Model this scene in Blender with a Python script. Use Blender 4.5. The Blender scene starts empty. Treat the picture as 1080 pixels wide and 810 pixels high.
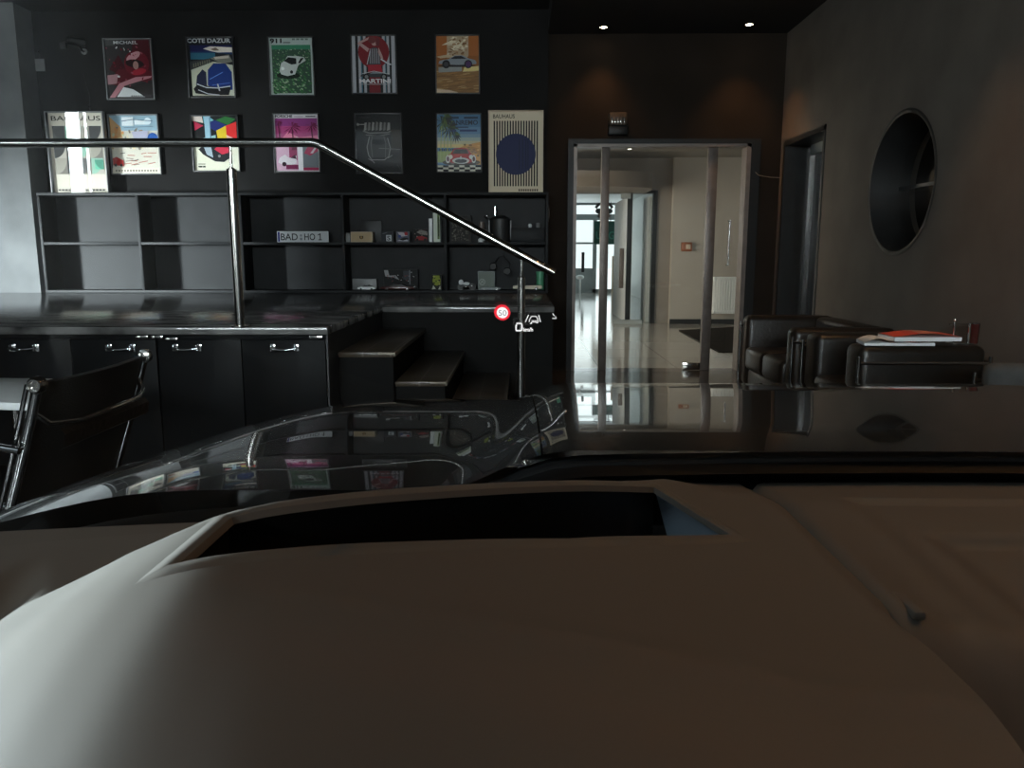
import bpy, bmesh, math, random
from mathutils import Vector, Matrix
random.seed(7)
C = bpy.context.scene.collection
PI = math.pi

# ------------------------------------------------------------------ camera geometry (measured from the photograph)
F = 827.0
PITCH = math.radians(9.4)
YAW = math.atan(10 / 827 * math.cos(PITCH))
CZ = 1.30
RT = Vector((math.cos(YAW), math.sin(YAW), 0))
FW = Vector((-math.sin(YAW) * math.cos(PITCH), math.cos(YAW) * math.cos(PITCH), -math.sin(PITCH)))
UP = RT.cross(FW)

def ray(u, v):
    return RT * ((u - 540) / F) + UP * ((405 - v) / F) + FW
def ay(u, v, Y):
    d = ray(u, v); t = Y / d.y
    return Vector((d.x * t, Y, CZ + d.z * t))
def az(u, v, Z):
    d = ray(u, v); t = (Z - CZ) / d.z
    return Vector((d.x * t, d.y * t, Z))
def ax(u, v, X):
    d = ray(u, v); t = X / d.x
    return Vector((X, d.y * t, CZ + d.z * t))

# ------------------------------------------------------------------ materials
def lin(c):
    return tuple(((x / 12.92) if x <= 0.04045 else ((x + 0.055) / 1.055) ** 2.4) for x in c)

def mat(name, col, rough=0.5, metal=0.0, spec=0.5, noise=0.15, nscale=12.0, bump=0.0, bscale=60.0, coat=0.0, stretch=None, aniso=0.0):
    m = bpy.data.materials.new(name); m.use_nodes = True
    nt = m.node_tree; b = nt.nodes['Principled BSDF']
    b.inputs['Roughness'].default_value = rough
    b.inputs['Metallic'].default_value = metal
    b.inputs['Specular IOR Level'].default_value = spec
    b.inputs['Coat Weight'].default_value = coat
    b.inputs['Coat Roughness'].default_value = 0.02
    if aniso: b.inputs['Anisotropic'].default_value = aniso
    tc = nt.nodes.new('ShaderNodeTexCoord')
    mp = nt.nodes.new('ShaderNodeMapping')
    if stretch: mp.inputs['Scale'].default_value = stretch
    nt.links.new(tc.outputs['Object'], mp.inputs['Vector'])
    n = nt.nodes.new('ShaderNodeTexNoise'); n.inputs['Scale'].default_value = nscale; n.inputs['Detail'].default_value = 4
    nt.links.new(mp.outputs['Vector'], n.inputs['Vector'])
    r = nt.nodes.new('ShaderNodeValToRGB')
    r.color_ramp.elements[0].position = 0.3; r.color_ramp.elements[1].position = 0.7
    r.color_ramp.elements[0].color = (*[max(0, x * (1 - noise)) for x in col], 1)
    r.color_ramp.elements[1].color = (*[min(1, x * (1 + noise)) for x in col], 1)
    nt.links.new(n.outputs['Fac'], r.inputs['Fac'])
    nt.links.new(r.outputs['Color'], b.inputs['Base Color'])
    if bump:
        n2 = nt.nodes.new('ShaderNodeTexNoise'); n2.inputs['Scale'].default_value = bscale; n2.inputs['Detail'].default_value = 3
        nt.links.new(mp.outputs['Vector'], n2.inputs['Vector'])
        bp = nt.nodes.new('ShaderNodeBump'); bp.inputs['Strength'].default_value = bump; bp.inputs['Distance'].default_value = 0.01
        nt.links.new(n2.outputs['Fac'], bp.inputs['Height'])
        nt.links.new(bp.outputs['Normal'], b.inputs['Normal'])
    return m

def flat(name, col, rough=0.6, spec=0.3):
    m = bpy.data.materials.new(name); m.use_nodes = True
    b = m.node_tree.nodes['Principled BSDF']
    b.inputs['Base Color'].default_value = (*col, 1); b.inputs['Roughness'].default_value = rough
    b.inputs['Specular IOR Level'].default_value = spec
    return m

def emit(name, col, s):
    m = bpy.data.materials.new(name); m.use_nodes = True
    nt = m.node_tree; nt.nodes.clear()
    o = nt.nodes.new('ShaderNodeOutputMaterial'); e = nt.nodes.new('ShaderNodeEmission')
    e.inputs['Color'].default_value = (*col, 1); e.inputs['Strength'].default_value = s
    nt.links.new(e.outputs[0], o.inputs[0]); return m

def glass(name, tint=(1, 1, 1), ior=1.5, gain=1.0, rough=0.0):
    """thin architectural glass: clear with mirror reflections that grow at grazing angles"""
    m = bpy.data.materials.new(name); m.use_nodes = True
    nt = m.node_tree; nt.nodes.clear()
    o = nt.nodes.new('ShaderNodeOutputMaterial'); mx = nt.nodes.new('ShaderNodeMixShader')
    t = nt.nodes.new('ShaderNodeBsdfTransparent'); t.inputs[0].default_value = (*tint, 1)
    g = nt.nodes.new('ShaderNodeBsdfGlossy'); g.inputs['Roughness'].default_value = rough
    lw = nt.nodes.new('ShaderNodeLayerWeight'); lw.inputs['Blend'].default_value = .5
    pw = nt.nodes.new('ShaderNodeMath'); pw.operation = 'POWER'; pw.inputs[1].default_value = 5
    r0 = ((ior - 1) / (ior + 1)) ** 2
    mu = nt.nodes.new('ShaderNodeMath'); mu.operation = 'MULTIPLY_ADD'; mu.inputs[1].default_value = (1 - r0) * gain; mu.inputs[2].default_value = r0 * gain; mu.use_clamp = True
    nt.links.new(lw.outputs['Facing'], pw.inputs[0]); nt.links.new(pw.outputs[0], mu.inputs[0]); nt.links.new(mu.outputs[0], mx.inputs[0])
    nt.links.new(t.outputs[0], mx.inputs[1]); nt.links.new(g.outputs[0], mx.inputs[2])
    nt.links.new(mx.outputs[0], o.inputs[0]); return m

def tile_mat(name, c1, c2, mortar, sx, sy, rough, ms=0.004, rot=0.0):
    m = bpy.data.materials.new(name); m.use_nodes = True
    nt = m.node_tree; b = nt.nodes['Principled BSDF']; b.inputs['Roughness'].default_value = rough
    tc = nt.nodes.new('ShaderNodeTexCoord'); mp = nt.nodes.new('ShaderNodeMapping'); mp.inputs['Rotation'].default_value = (0, 0, rot)
    br = nt.nodes.new('ShaderNodeTexBrick'); br.offset = 0.0
    br.inputs['Color1'].default_value = (*c1, 1); br.inputs['Color2'].default_value = (*c2, 1); br.inputs['Mortar'].default_value = (*mortar, 1)
    br.inputs['Scale'].default_value = 1; br.inputs['Mortar Size'].default_value = ms
    br.inputs['Brick Width'].default_value = sx; br.inputs['Row Height'].default_value = sy
    nt.links.new(tc.outputs['Object'], mp.inputs['Vector']); nt.links.new(mp.outputs['Vector'], br.inputs['Vector'])
    nt.links.new(br.outputs['Color'], b.inputs['Base Color'])
    return m

M = dict(
    wall=mat('dark_wall_paint', (.0135, .0131, .0130), .8, spec=.06, bump=.05, bscale=120, nscale=3),
    pier=mat('pier_paint', (.115, .119, .121), .75, spec=.15, bump=.05, bscale=120, nscale=3),
    door_wall=mat('brown_black_paint', (.017, .0125, .0095), .8, spec=.06, bump=.05, bscale=120, nscale=3),
    rwall=mat('warm_grey_paint', (.13, .113, .098), .75, spec=.15, bump=.08, bscale=90, nscale=2.5, noise=.12),
    ceil=mat('ceiling_paint', (.018, .017, .016), .8),
    floor=tile_mat('dark_floor_tile', (.022, .020, .019), (.026, .023, .021), (.012, .012, .012), .6, .6, .12),
    shelf=mat('shelf_laminate', (.0175, .0182, .0192), .5, spec=.12, nscale=6),
    cup=mat('cupboard_lacquer', (.0048, .0053, .006), .45, spec=.07, nscale=4),
    stage=mat('smoked_wood', (.115, .112, .108), .14, noise=.9, nscale=3.0, bump=.10, bscale=9, stretch=(1.0, 6.0, 1.0)),
    stage_edge=mat('stage_lip', (.030, .030, .031), .4),
    step=tile_mat('step_tile', (.050, .036, .023), (.056, .041, .026), (.13, .11, .09), .17, .5, .3, .006),
    riser=mat('step_riser', (.006, .0058, .0055), .6, spec=.08),
    nosing=mat('nosing_trim', (.22, .19, .15), .35, .6),
    steel=mat('brushed_steel', (.72, .70, .66), .16, 1.0, noise=.06, stretch=(1, 1, 40), nscale=8),
    chrome=mat('chrome', (.75, .75, .75), .07, 1.0, noise=.03),
    dkchrome=mat('dull_chrome', (.38, .37, .36), .2, 1.0, noise=.05),
    black_metal=mat('black_metal', (.018, .018, .018), .35, .3),
    frame=mat('black_frame', (.022, .022, .022), .4),
    grey_frame=mat('grey_frame', (.16, .16, .16), .4),
    doorframe=mat('door_frame_metal', (.13, .105, .092), .4, .3),
    leather=mat('black_leather', (.009, .0075, .006), .34, spec=.4, bump=.25, bscale=45, nscale=5),
    brown_leather=mat('dark_brown_leather', (.014, .009, .006), .34, spec=.4, bump=.25, bscale=45, nscale=5),
    grey_fabric=mat('grey_fabric', (.07, .075, .075), .8, bump=.3, bscale=200),
    mesh_sling=mat('black_sling', (.020, .019, .018), .45, bump=.2, bscale=220),
    paint=mat('black_car_paint', (.004, .004, .004), .25, spec=.5, coat=1.0, noise=.02),
    trim_black=mat('black_trim', (.006, .006, .006), .45, spec=.25),
    dash=mat('dash_leather', (.190, .164, .136), .6, bump=.006, bscale=500, nscale=2, noise=.05),
    dash_low=mat('dash_lower_leather', (.10, .09, .085), .6, bump=.02, bscale=500, nscale=2, noise=.05),
    recess=mat('recess_lining', (.010, .009, .008), .35),
    recess_side=mat('recess_blue_grey_lining', (.24, .29, .34), .45, noise=.05),
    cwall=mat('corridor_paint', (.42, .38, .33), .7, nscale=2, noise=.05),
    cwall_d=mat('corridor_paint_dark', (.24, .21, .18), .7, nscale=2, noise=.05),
    cceil=mat('corridor_ceiling_paint', (.26, .235, .205), .8, nscale=2, noise=.05),
    cfloor=tile_mat('pale_floor_tile', (.40, .39, .36), (.42, .405, .375), (.22, .22, .21), .9, .9, .10, .006),
    white=mat('white_paint', (.78, .80, .80), .5, noise=.04),
    grey=mat('mid_grey_paint', (.30, .33, .33), .5, noise=.04),
    black=mat('soft_black', (.012, .012, .012), .5),
    green=mat('dark_green_board', (.012, .075, .055), .4),
    mint=mat('mint_green', (.10, .36, .20), .45),
    beige=mat('beige_card', (.62, .50, .38), .6),
    red=mat('bright_red', (.75, .10, .06), .35),
    orange=mat('orange_plastic', (.30, .10, .045), .4),
    lamp=emit('lamp_glow', (1.0, .80, .52), 40),
    lamp_c=emit('corridor_lamp_glow', (1.0, .9, .75), 14),
    hud_w=emit('hud_white', (1, 1, 1), 1.0),
    hud_r=emit('hud_red', (.85, .03, .05), 1.0),
    hud_g=emit('hud_grey', (.25, .25, .27), 1.0),
    glass=glass('clear_glass', (.97, .98, .97)),
    poster_glass=glass('picture_glass', (1, 1, 1), 1.5, 1.0),
    screen=glass('windscreen_glass', (.97, .98, .98), 1.5, .3),
)
_cc = {}
def colmat(c):
    k = tuple(round(x, 3) for x in c)
    if k not in _cc: _cc[k] = flat('ink_%02d' % len(_cc), lin(k), .55, .2)
    return _cc[k]

# ------------------------------------------------------------------ mesh helpers
WL = {}
def wloc(o):
    return WL.get(o.name, Vector((0, 0, 0))) if o else Vector((0, 0, 0))

class MB:
    """collects shapes (world coordinates) that make ONE mesh object"""
    def __init__(s): s.bm = bmesh.new(); s.mats = []
    def mi(s, m):
        if m not in s.mats: s.mats.append(m)
        return s.mats.index(m)
    def _merge(s, b2, m, X=None):
        if X is not None: bmesh.ops.transform(b2, matrix=X, verts=b2.verts)
        i = s.mi(m)
        mp = {v: s.bm.verts.new(v.co) for v in b2.verts}
        for f in b2.faces:
            try: nf = s.bm.faces.new([mp[v] for v in f.verts])
            except ValueError: continue
            nf.material_index = i; nf.smooth = True
        b2.free(); return s
    def box(s, x0, x1, y0, y1, z0, z1, m, bev=0.0, seg=2, X=None):
        b = bmesh.new(); bmesh.ops.create_cube(b, size=1)
        for v in b.verts:
            v.co = Vector(((x0 + x1) / 2 + v.co.x * (x1 - x0), (y0 + y1) / 2 + v.co.y * (y1 - y0), (z0 + z1) / 2 + v.co.z * (z1 - z0)))
        if bev: bmesh.ops.bevel(b, geom=b.edges[:], offset=bev, segments=seg, profile=.5, affect='EDGES')
        return s._merge(b, m, X)
    def cyl(s, p, q, r, m, n=20, r2=None, caps=True):
        p, q = Vector(p), Vector(q); d = q - p; b = bmesh.new()
        bmesh.ops.create_cone(b, cap_ends=caps, segments=n, radius1=r, radius2=r if r2 is None else r2, depth=d.length)
        X = Matrix.Translation((p + q) / 2) @ d.to_track_quat('Z', 'Y').to_matrix().to_4x4()
        return s._merge(b, m, X)
    def ball(s, c, r, m, sc=(1, 1, 1), n=16):
        b = bmesh.new(); bmesh.ops.create_uvsphere(b, u_segments=n, v_segments=max(8, n // 2), radius=r)
        return s._merge(b, m, Matrix.Translation(Vector(c)) @ Matrix.Diagonal((*sc, 1)))
    def tube(s, pts, r, m, n=10, closed=False):
        pts = [Vector(p) for p in pts]; b = bmesh.new(); rings = []
        L = len(pts); prev = None
        for i, p in enumerate(pts):
            a = pts[i - 1] if (i > 0 or closed) else p
            c = pts[(i + 1) % L] if (i < L - 1 or closed) else p
            t = (c - a).normalized()
            if prev is None:
                h = Vector((0, 0, 1)) if abs(t.z) < .9 else Vector((1, 0, 0))
                e1 = t.cross(h).normalized()
            else:
                e1 = (prev - t * prev.dot(t)).normalized()
            prev = e1; e2 = t.cross(e1)
            rings.append([b.verts.new(p + (e1 * math.cos(2 * PI * k / n) + e2 * math.sin(2 * PI * k / n)) * r) for k in range(n)])
        for i in range(L if closed else L - 1):
            A, B = rings[i], rings[(i + 1) % L]
            for k in range(n): b.faces.new((A[k], A[(k + 1) % n], B[(k + 1) % n], B[k]))
        if not closed:
            b.faces.new(rings[0][::-1]); b.faces.new(rings[-1])
        return s._merge(b, m)
    def lathe(s, c, prof, m, n=24, axis='Z'):
        b = bmesh.new(); rings = []
        for r, h in prof:
            ring = []
            for k in range(n):
                a = 2 * PI * k / n
                v = (r * math.cos(a), r * math.sin(a), h)
                if axis == 'Y': v = (v[0], v[2], v[1])
                if axis == 'X': v = (v[2], v[0], v[1])
                ring.append(b.verts.new(Vector(c) + Vector(v)))
            rings.append(ring)
        for A, B in zip(rings, rings[1:]):
            for k in range(n): b.faces.new((A[k], A[(k + 1) % n], B[(k + 1) % n], B[k]))
        b.faces.new(rings[0][::-1]); b.faces.new(rings[-1])
        bmesh.ops.recalc_face_normals(b, faces=b.faces)
        return s._merge(b, m)
    def prism(s, pts, vec, m, bev=0):
        """closed polygon (list of 3-D points) swept along vec"""
        b = bmesh.new(); vec = Vector(vec)
        A = [b.verts.new(Vector(p)) for p in pts]; B = [b.verts.new(Vector(p) + vec) for p in pts]
        b.faces.new(A[::-1]); b.faces.new(B)
        for i in range(len(A)): b.faces.new((A[i], A[(i + 1) % len(A)], B[(i + 1) % len(A)], B[i]))
        bmesh.ops.recalc_face_normals(b, faces=b.faces)
        if bev: bmesh.ops.bevel(b, geom=b.edges[:], offset=bev, segments=2, profile=.5, affect='EDGES')
        return s._merge(b, m)
    def face(s, pts, m):
        b = bmesh.new(); b.faces.new([b.verts.new(Vector(p)) for p in pts]); return s._merge(b, m)
    def grid(s, rows, m):
        """surface through rows of points"""
        b = bmesh.new(); V = [[b.verts.new(Vector(p)) for p in r] for r in rows]
        for i in range(len(V) - 1):
            for j in range(len(V[0]) - 1): b.faces.new((V[i][j], V[i][j + 1], V[i + 1][j + 1], V[i + 1][j]))
        return s._merge(b, m)
    def build(s, name, parent=None, angle=40, loc=None):
        me = bpy.data.meshes.new(name)
        bmesh.ops.remove_doubles(s.bm, verts=s.bm.verts, dist=1e-6)
        L = wloc(parent) if parent else Vector(loc) if loc else Vector((0, 0, 0))
        if L.length: bmesh.ops.translate(s.bm, verts=s.bm.verts, vec=-L)
        s.bm.to_mesh(me); s.bm.free()
        for m in s.mats: me.materials.append(m)
        me.set_sharp_from_angle(angle=math.radians(angle))
        o = bpy.data.objects.new(name, me); C.objects.link(o)
        if parent: o.parent = parent
        elif loc: o.location = L
        WL[o.name] = L
        return o

def thing(name, label, cat, loc, group=None):
    o = bpy.data.objects.new(name, None); C.objects.link(o); o.empty_display_size = .1
    o.location = loc; WL[o.name] = Vector(loc)
    o['label'] = label; o['category'] = cat
    if group: o['group'] = group
    return o
def tag(o, label, cat, group=None):
    o['label'] = label; o['category'] = cat
    if group: o['group'] = group
    return o
def struct(o, label=None):
    o['kind'] = 'structure'
    if label: o['label'] = label; o['category'] = 'building'
    return o
def sbox(name, a, m, parent=None, bev=0):
    o = MB().box(*a, m, bev).build(name, parent)
    if not parent: o['kind'] = 'structure'
    return o

def text2d(s, h, bold=0.0):
    cu = bpy.data.curves.new('t', 'FONT'); cu.body = s; cu.dimensions = '2D'; cu.fill_mode = 'BOTH' if False else cu.fill_mode
    cu.offset = bold; cu.size = 1.0; cu.resolution_u = 3
    ob = bpy.data.objects.new('t', cu); C.objects.link(ob)
    dg = bpy.context.evaluated_depsgraph_get(); ev = ob.evaluated_get(dg)
    me = ev.to_mesh()
    vs = [(v.co.x, v.co.y) for v in me.vertices]; fs = [tuple(p.vertices) for p in me.polygons]
    ev.to_mesh_clear(); bpy.data.objects.remove(ob); bpy.data.curves.remove(cu)
    if not vs: return [], [], 0
    x0 = min(v[0] for v in vs); y0 = min(v[1] for v in vs); y1 = max(v[1] for v in vs)
    k = h / (y1 - y0)
    vs = [((x - x0) * k, (y - y0) * k) for x, y in vs]
    return vs, fs, max(v[0] for v in vs)

class Art:
    """flat printed sheet: coloured shapes in 0..1 coordinates, each layer a hair in front of the one below"""
    def __init__(s, w, h): s.w, s.h, s.L = w, h, []
    def poly(s, c, pts): s.L.append((c, [(min(1, max(0, x)) * s.w, min(1, max(0, y)) * s.h) for x, y in pts], None)); return s
    def rect(s, c, x0, y0, x1, y1): return s.poly(c, [(x0, y0), (x1, y0), (x1, y1), (x0, y1)])
    def oval(s, c, cx, cy, rx, ry=None, n=28, a0=0, a1=360, rot=0):
        ry = rx * s.w / s.h if ry is None else ry
        pts = []
        ca, sa = math.cos(rot), math.sin(rot)
        for k in range(n):
            a = math.radians(a0 + (a1 - a0) * k / (n if a1 - a0 == 360 else n - 1))
            X, Y = rx * math.cos(a) * s.w, ry * math.sin(a) * s.h
            pts.append((cx + (X * ca - Y * sa) / s.w, cy + (X * sa + Y * ca) / s.h))
        return s.poly(c, pts)
    def line(s, c, pts, t):
        for (xa, ya), (xb, yb) in zip(pts, pts[1:]):
            dx, dy = (xb - xa) * s.w, (yb - ya) * s.h; l = math.hypot(dx, dy) or 1
            nx, ny = -dy / l * t * s.w / 2, dx / l * t * s.w / 2
            s.poly(c, [(xa + nx / s.w, ya + ny / s.h), (xa - nx / s.w, ya - ny / s.h), (xb - nx / s.w, yb - ny / s.h), (xb + nx / s.w, yb + ny / s.h)])
        return s
    def text(s, c, t, x0, y0, x1, h, bold=.01):
        vs, fs, tw = text2d(t, h * s.h, bold)
        if not fs: return s
        k = (x1 - x0) * s.w / tw
        s.L.append((c, [(x0 * s.w + x * k, y0 * s.h + y) for x, y in vs], fs)); return s
    def build(s, name, org, parent, X=Vector((1, 0, 0)), Z=Vector((0, 0, 1)), step=.00025, mats=None):
        N = X.cross(Z).normalized()   # towards the viewer
        mb = MB(); org = Vector(org)
        for i, (c, pts, fs) in enumerate(s.L):
            m = mats[c] if mats else colmat(c)
            b = bmesh.new(); V = [b.verts.new(org + X * x + Z * z + N * (step * i)) for x, z in pts]
            if fs is None: b.faces.new(V)
            else:
                for f in fs:
                    try: b.faces.new([V[k] for k in f])
                    except ValueError: pass
            mb._merge(b, m)
        return mb.build(name, parent)

# ================================================================== THE ROOM
XL, XR, YB, YF = -9.0, 2.80, 8.80, -6.5
HC = 3.60
sbox('floor', (XL - .2, XR + .6, YF - .2, YB + .2, -.2, 0), M['floor'])
sbox('ceiling_high', (XL - .2, -6.0, YF - .2, YB + .2, 4.9, 5.0), M['ceil'])
sbox('trim_2', (-6.1, -6.0, YF - .2, YB + .2, 3.83, 4.9), M['ceil'])
sbox('ceiling', (-6.1, XR + .6, YF - .2, YB + .2, 3.83, 4.0), M['ceil'])
sbox('trim_1', (.28, XR + .3, YF, YB, 3.60, 3.83), M['ceil'])            # lowered ceiling over the entrance side
# back wall: dark picture wall, and the brown-black wall with the glass door
sbox('wall_back', (XL, .28, 8.75, 9.0, 0, 4.9), M['wall'])
DX0, DX1, DZ = .565, 2.475, 2.475
mb = MB().box(.28, DX0, YB, 9.0, 0, HC, M['door_wall']).box(DX1, XR + .3, YB, 9.0, 0, HC, M['door_wall']).box(DX0, DX1, YB, 9.0, DZ, HC, M['door_wall'])
mb.build('wall_back_entrance')['kind'] = 'structure'

# right wall with a doorway niche and a round porthole
def right_wall():
    T = .35
    oy0, oy1, oz1 = 7.53, 8.68, 2.48
    cy, cz, r = 5.985, 1.815, .50
    mb = MB(); m = M['rwall']
    mb.box(XR, XR + T, oy1, YB, 0, HC, m); mb.box(XR, XR + T, oy0, oy1, oz1, HC, m)
    sbox('wall_right_dark', (XR, XR + T, YF, 3.3, 0, HC), M['wall']); mb.box(XR, XR + T, 3.3, 5.2, 0, HC, m); mb.box(XR, XR + T, 6.8, oy0, 0, HC, m)  # unseen stretch painted dark to stop window light bouncing onto the dashboard
    # panel with the round hole
    n = 72; b = bmesh.new(); ring = []; sq = []; ring2 = []; sq2 = []
    for k in range(n):
        a = 2 * PI * k / n; ca, sa = math.cos(a), math.sin(a)
        ring.append((cy + r * ca, cz + r * sa))
        hy = (6.8 - cy) if ca > 0 else (cy - 5.2); hz = (HC - cz) if sa > 0 else cz
        t = min(hy / abs(ca) if abs(ca) > 1e-6 else 9e9, hz / abs(sa) if abs(sa) > 1e-6 else 9e9)
        sq.append((cy + t * ca, cz + t * sa))
    for X0, flip in ((XR, False), (XR + T, True)):
        R1 = [b.verts.new((X0, y, z)) for y, z in ring]; S1 = [b.verts.new((X0, y, z)) for y, z in sq]
        for k in range(n):
            j = (k + 1) % n
            b.faces.new((R1[k], R1[j], S1[j], S1[k]) if not flip else (R1[k], S1[k], S1[j], R1[j]))
    # square corners
    for X0 in (XR, XR + T):
        for yy in (5.2, 6.8):
            for zz in (0, HC):
                pts = [(y, z) for y, z in sq]
                cand = sorted(pts, key=lambda p: (p[0] - yy) ** 2 + (p[1] - zz) ** 2)[:2]
                b.faces.new([b.verts.new((X0, yy, zz)), b.verts.new((X0, *cand[0])), b.verts.new((X0, *cand[1]))])
    mb._merge(b, m)
    w = mb.build('wall_right', angle=30); w['kind'] = 'structure'
    # porthole: dark metal reveal, thin rim, pane
    ph = MB().lathe((0, 0, 0), [(1, 1)], M['black']) if False else None
    g = MB()
    n = 72; rows = []
    for X0, rr in ((XR - .012, r + .028), (XR - .018, r + .010), (XR - .012, r - .006), (XR + .2, r - .010), (XR + .30, r - .012)):
        rows.append([(X0, cy + rr * math.cos(2 * PI * k / n), cz + rr * math.sin(2 * PI * k / n)) for k in range(n + 1)])
    g.grid(rows, M['black'])
    o = g.build('window_1', loc=(XR, cy, cz)); o['kind'] = 'structure'
    b = MB(); b.face([(XR + .22, cy + (r - .008) * math.cos(2 * PI * k / n), cz + (r - .008) * math.sin(2 * PI * k / n)) for k in range(n)], M['glass'])
    p = b.build('pane', o)
    b = MB().box(XR + .215, XR + .24, cy - .49, cy + .49, cz - .012, cz + .012, M['black_metal']).box(XR + .215, XR + .24, cy - .09, cy - .07, cz - .49, cz + .49, M['black_metal'])
    b.build('glazing_bar', o)
    # dark doorway frame and the glazed door set back in it
    mb = MB()
    mb.box(XR - .01, XR + T, oy1 - .04, oy1, 0, oz1, M['black_metal']).box(XR - .01, XR + T, oy0, oy0 + .04, 0, oz1, M['black_metal']).box(XR - .01, XR + T, oy0, oy1, oz1 - .05, oz1, M['black_metal'])
    d = mb.build('door_2', loc=(XR, (oy0 + oy1) / 2, 0)); d['kind'] = 'structure'
    MB().box(XR + .24, XR + .29, oy0 + .04, oy0 + .10, .02, oz1 - .05, M['dkchrome']).box(XR + .24, XR + .29, oy1 - .10, oy1 - .04, .02, oz1 - .05, M['dkchrome']).box(XR + .24, XR + .29, oy0 + .1, oy1 - .1, 2.33, 2.43, M['grey']).box(XR + .24, XR + .29, oy0 + .1, oy1 - .1, .02, .14, M['black_metal']).build('door_leaf_frame', d)
    MB().box(XR + .255, XR + .27, oy0 + .1, oy1 - .1, .14, 2.33, M['glass']).build('pane', d)
    MB().tube([(XR + .24, oy0 + .2, 1.02), (XR + .19, oy0 + .2, 1.02), (XR + .19, oy0 + .34, 1.02)], .011, M['chrome']).build('door_handle', d)
    # small dark back room behind both openings
    mb = MB().box(XR + T, 5.0, 4.9, 4.95, 0, HC, M['wall']).box(5.0, 5.05, 4.9, 9.0, 0, HC, M['wall']).box(XR + T, 5.0, 8.95, 9.0, 0, HC, M['wall'])
    mb.build('wall_back_room')['kind'] = 'structure'
    sbox('floor_back_room', (XR + T, 5.05, 4.9, 9.0, -.2, 0), M['floor'])
    sbox('ceiling_back_room', (XR + T, 5.05, 4.9, 9.0, HC, HC + .1), M['ceil'])
right_wall()

# pier at the left end of the picture wall
sbox('wall_pier', (XL, -5.185, 8.45, 8.75, .89, 3.83), M['pier'])

# left wall with three tall windows (daylight comes in here) and front wall
WIN = [(.14, 1.46, .55, 4.6), (-1.35, -.12, .75, 1.68), (-5.9, -4.6, .95, 3.25), (2.85, 3.80, .95, 2.35)]
mb = MB(); ys = [YF]
for y0, y1, z0, z1 in sorted(WIN):
    mb.box(XL - .2, XL, ys[-1], y0, 0, 4.9, M['wall']); mb.box(XL - .2, XL, y0, y1, 0, z0, M['wall']); mb.box(XL - .2, XL, y0, y1, z1, 4.9, M['wall']); ys.append(y1)
mb.box(XL - .2, XL, ys[-1], 9.0, 0, 4.9, M['wall'])
mb.build('wall_left')['kind'] = 'structure'
for i, (y0, y1, z0, z1) in enumerate(WIN):
    mb = MB().box(XL - .12, XL - .04, y0, y0 + .06, z0, z1, M['frame']).box(XL - .12, XL - .04, y1 - .06, y1, z0, z1, M['frame']).box(XL - .12, XL - .04, y0, y1, z0, z0 + .06, M['frame']).box(XL - .12, XL - .04, y0, y1, z1 - .06, z1, M['frame'])
    if y1 - y0 > 9: mb.box(XL - .12, XL - .04, (y0 + y1) / 2 - .04, (y0 + y1) / 2 + .04, z0, z1, M['frame'])
    else: mb.box(XL - .12, XL - .04, y0 + .32, y0 + .36, z0, z1, M['frame'])
    o = mb.build('window_%d' % (i + 2 if i < 3 else 7), loc=(XL, (y0 + y1) / 2, z0)); o['kind'] = 'structure'
    MB().box(XL - .085, XL - .075, y0 + .06, y1 - .06, z0 + .06, z1 - .06, M['glass']).build('pane', o)
# unseen blockers added on the window side (they keep the daylight off the right half of the room)
sbox('light_block_fin', (XL, -7.6, -.07, .08, 0, 4.9), M['wall'])
sbox('light_block_partition', (-6.10, -5.95, -.10, 5.85, 0, 3.83), M['wall'])
sbox('light_block_post', (-7.55, -7.40, 4.05, 4.48, 0, 4.9), M['wall'])
sbox('light_block_beam', (-7.55, -7.40, 4.48, 6.3, 1.75, 4.9), M['wall'])      # added unseen blocker, cuts the low window's light on the picture wall
SWX0, SWX1, SWZ0, SWZ1 = -3.4, 1.35, 2.45, 3.35      # unseen window slot behind the car, added for rail highlights and poster fill
mb = MB().box(XL - .2, XR + .3, YF - .2, YF, 0, SWZ0, M['wall']).box(XL - .2, XR + .3, YF - .2, YF, SWZ1, 4.9, M['wall']).box(XL - .2, SWX0, YF - .2, YF, SWZ0, SWZ1, M['wall']).box(SWX1, XR + .3, YF - .2, YF, SWZ0, SWZ1, M['wall'])
mb.build('wall_front')['kind'] = 'structure'
mb = MB().box(SWX0, SWX1, YF - .12, YF - .04, SWZ0, SWZ0 + .05, M['frame']).box(SWX0, SWX1, YF - .12, YF - .04, SWZ1 - .05, SWZ1, M['frame'])
for k in range(6): mb.box(SWX0 + (SWX1 - SWX0) * k / 5 - .03, SWX0 + (SWX1 - SWX0) * k / 5 + .03, YF - .12, YF - .04, SWZ0, SWZ1, M['frame'])
o = mb.build('window_6', loc=((SWX0 + SWX1) / 2, YF, SWZ0)); o['kind'] = 'structure'
MB().box(SWX0, SWX1, YF - .085, YF - .075, SWZ0 + .05, SWZ1 - .05, M['glass']).build('pane', o)

# ================================================================== STAGE, STEPS, CUPBOARDS
ZS = .89
mb = MB().box(XL, -1.105, 4.45, 8.75, ZS - .045, ZS, M['stage'], .006).box(-1.105, .26, 6.22, 8.75, ZS - .045, ZS, M['stage'], .006)
o = mb.build('stage_floor'); o['kind'] = 'structure'
sbox('stage_wall_front', (XL, -3.105, 4.49, 4.60, 0, ZS - .045), M['cup'])
sbox('stage_wall_inner', (XL, -1.125, 4.87, 6.25, 0, ZS - .045), M['stage_edge'])
sbox('stage_wall_side', (-1.122, -1.112, 4.47, 6.25, 0, ZS - .045), M['stage_edge'])
sbox('stage_wall_back', (-1.110, .25, 6.235, 8.7, 0, ZS - .045), M['riser'])

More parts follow.
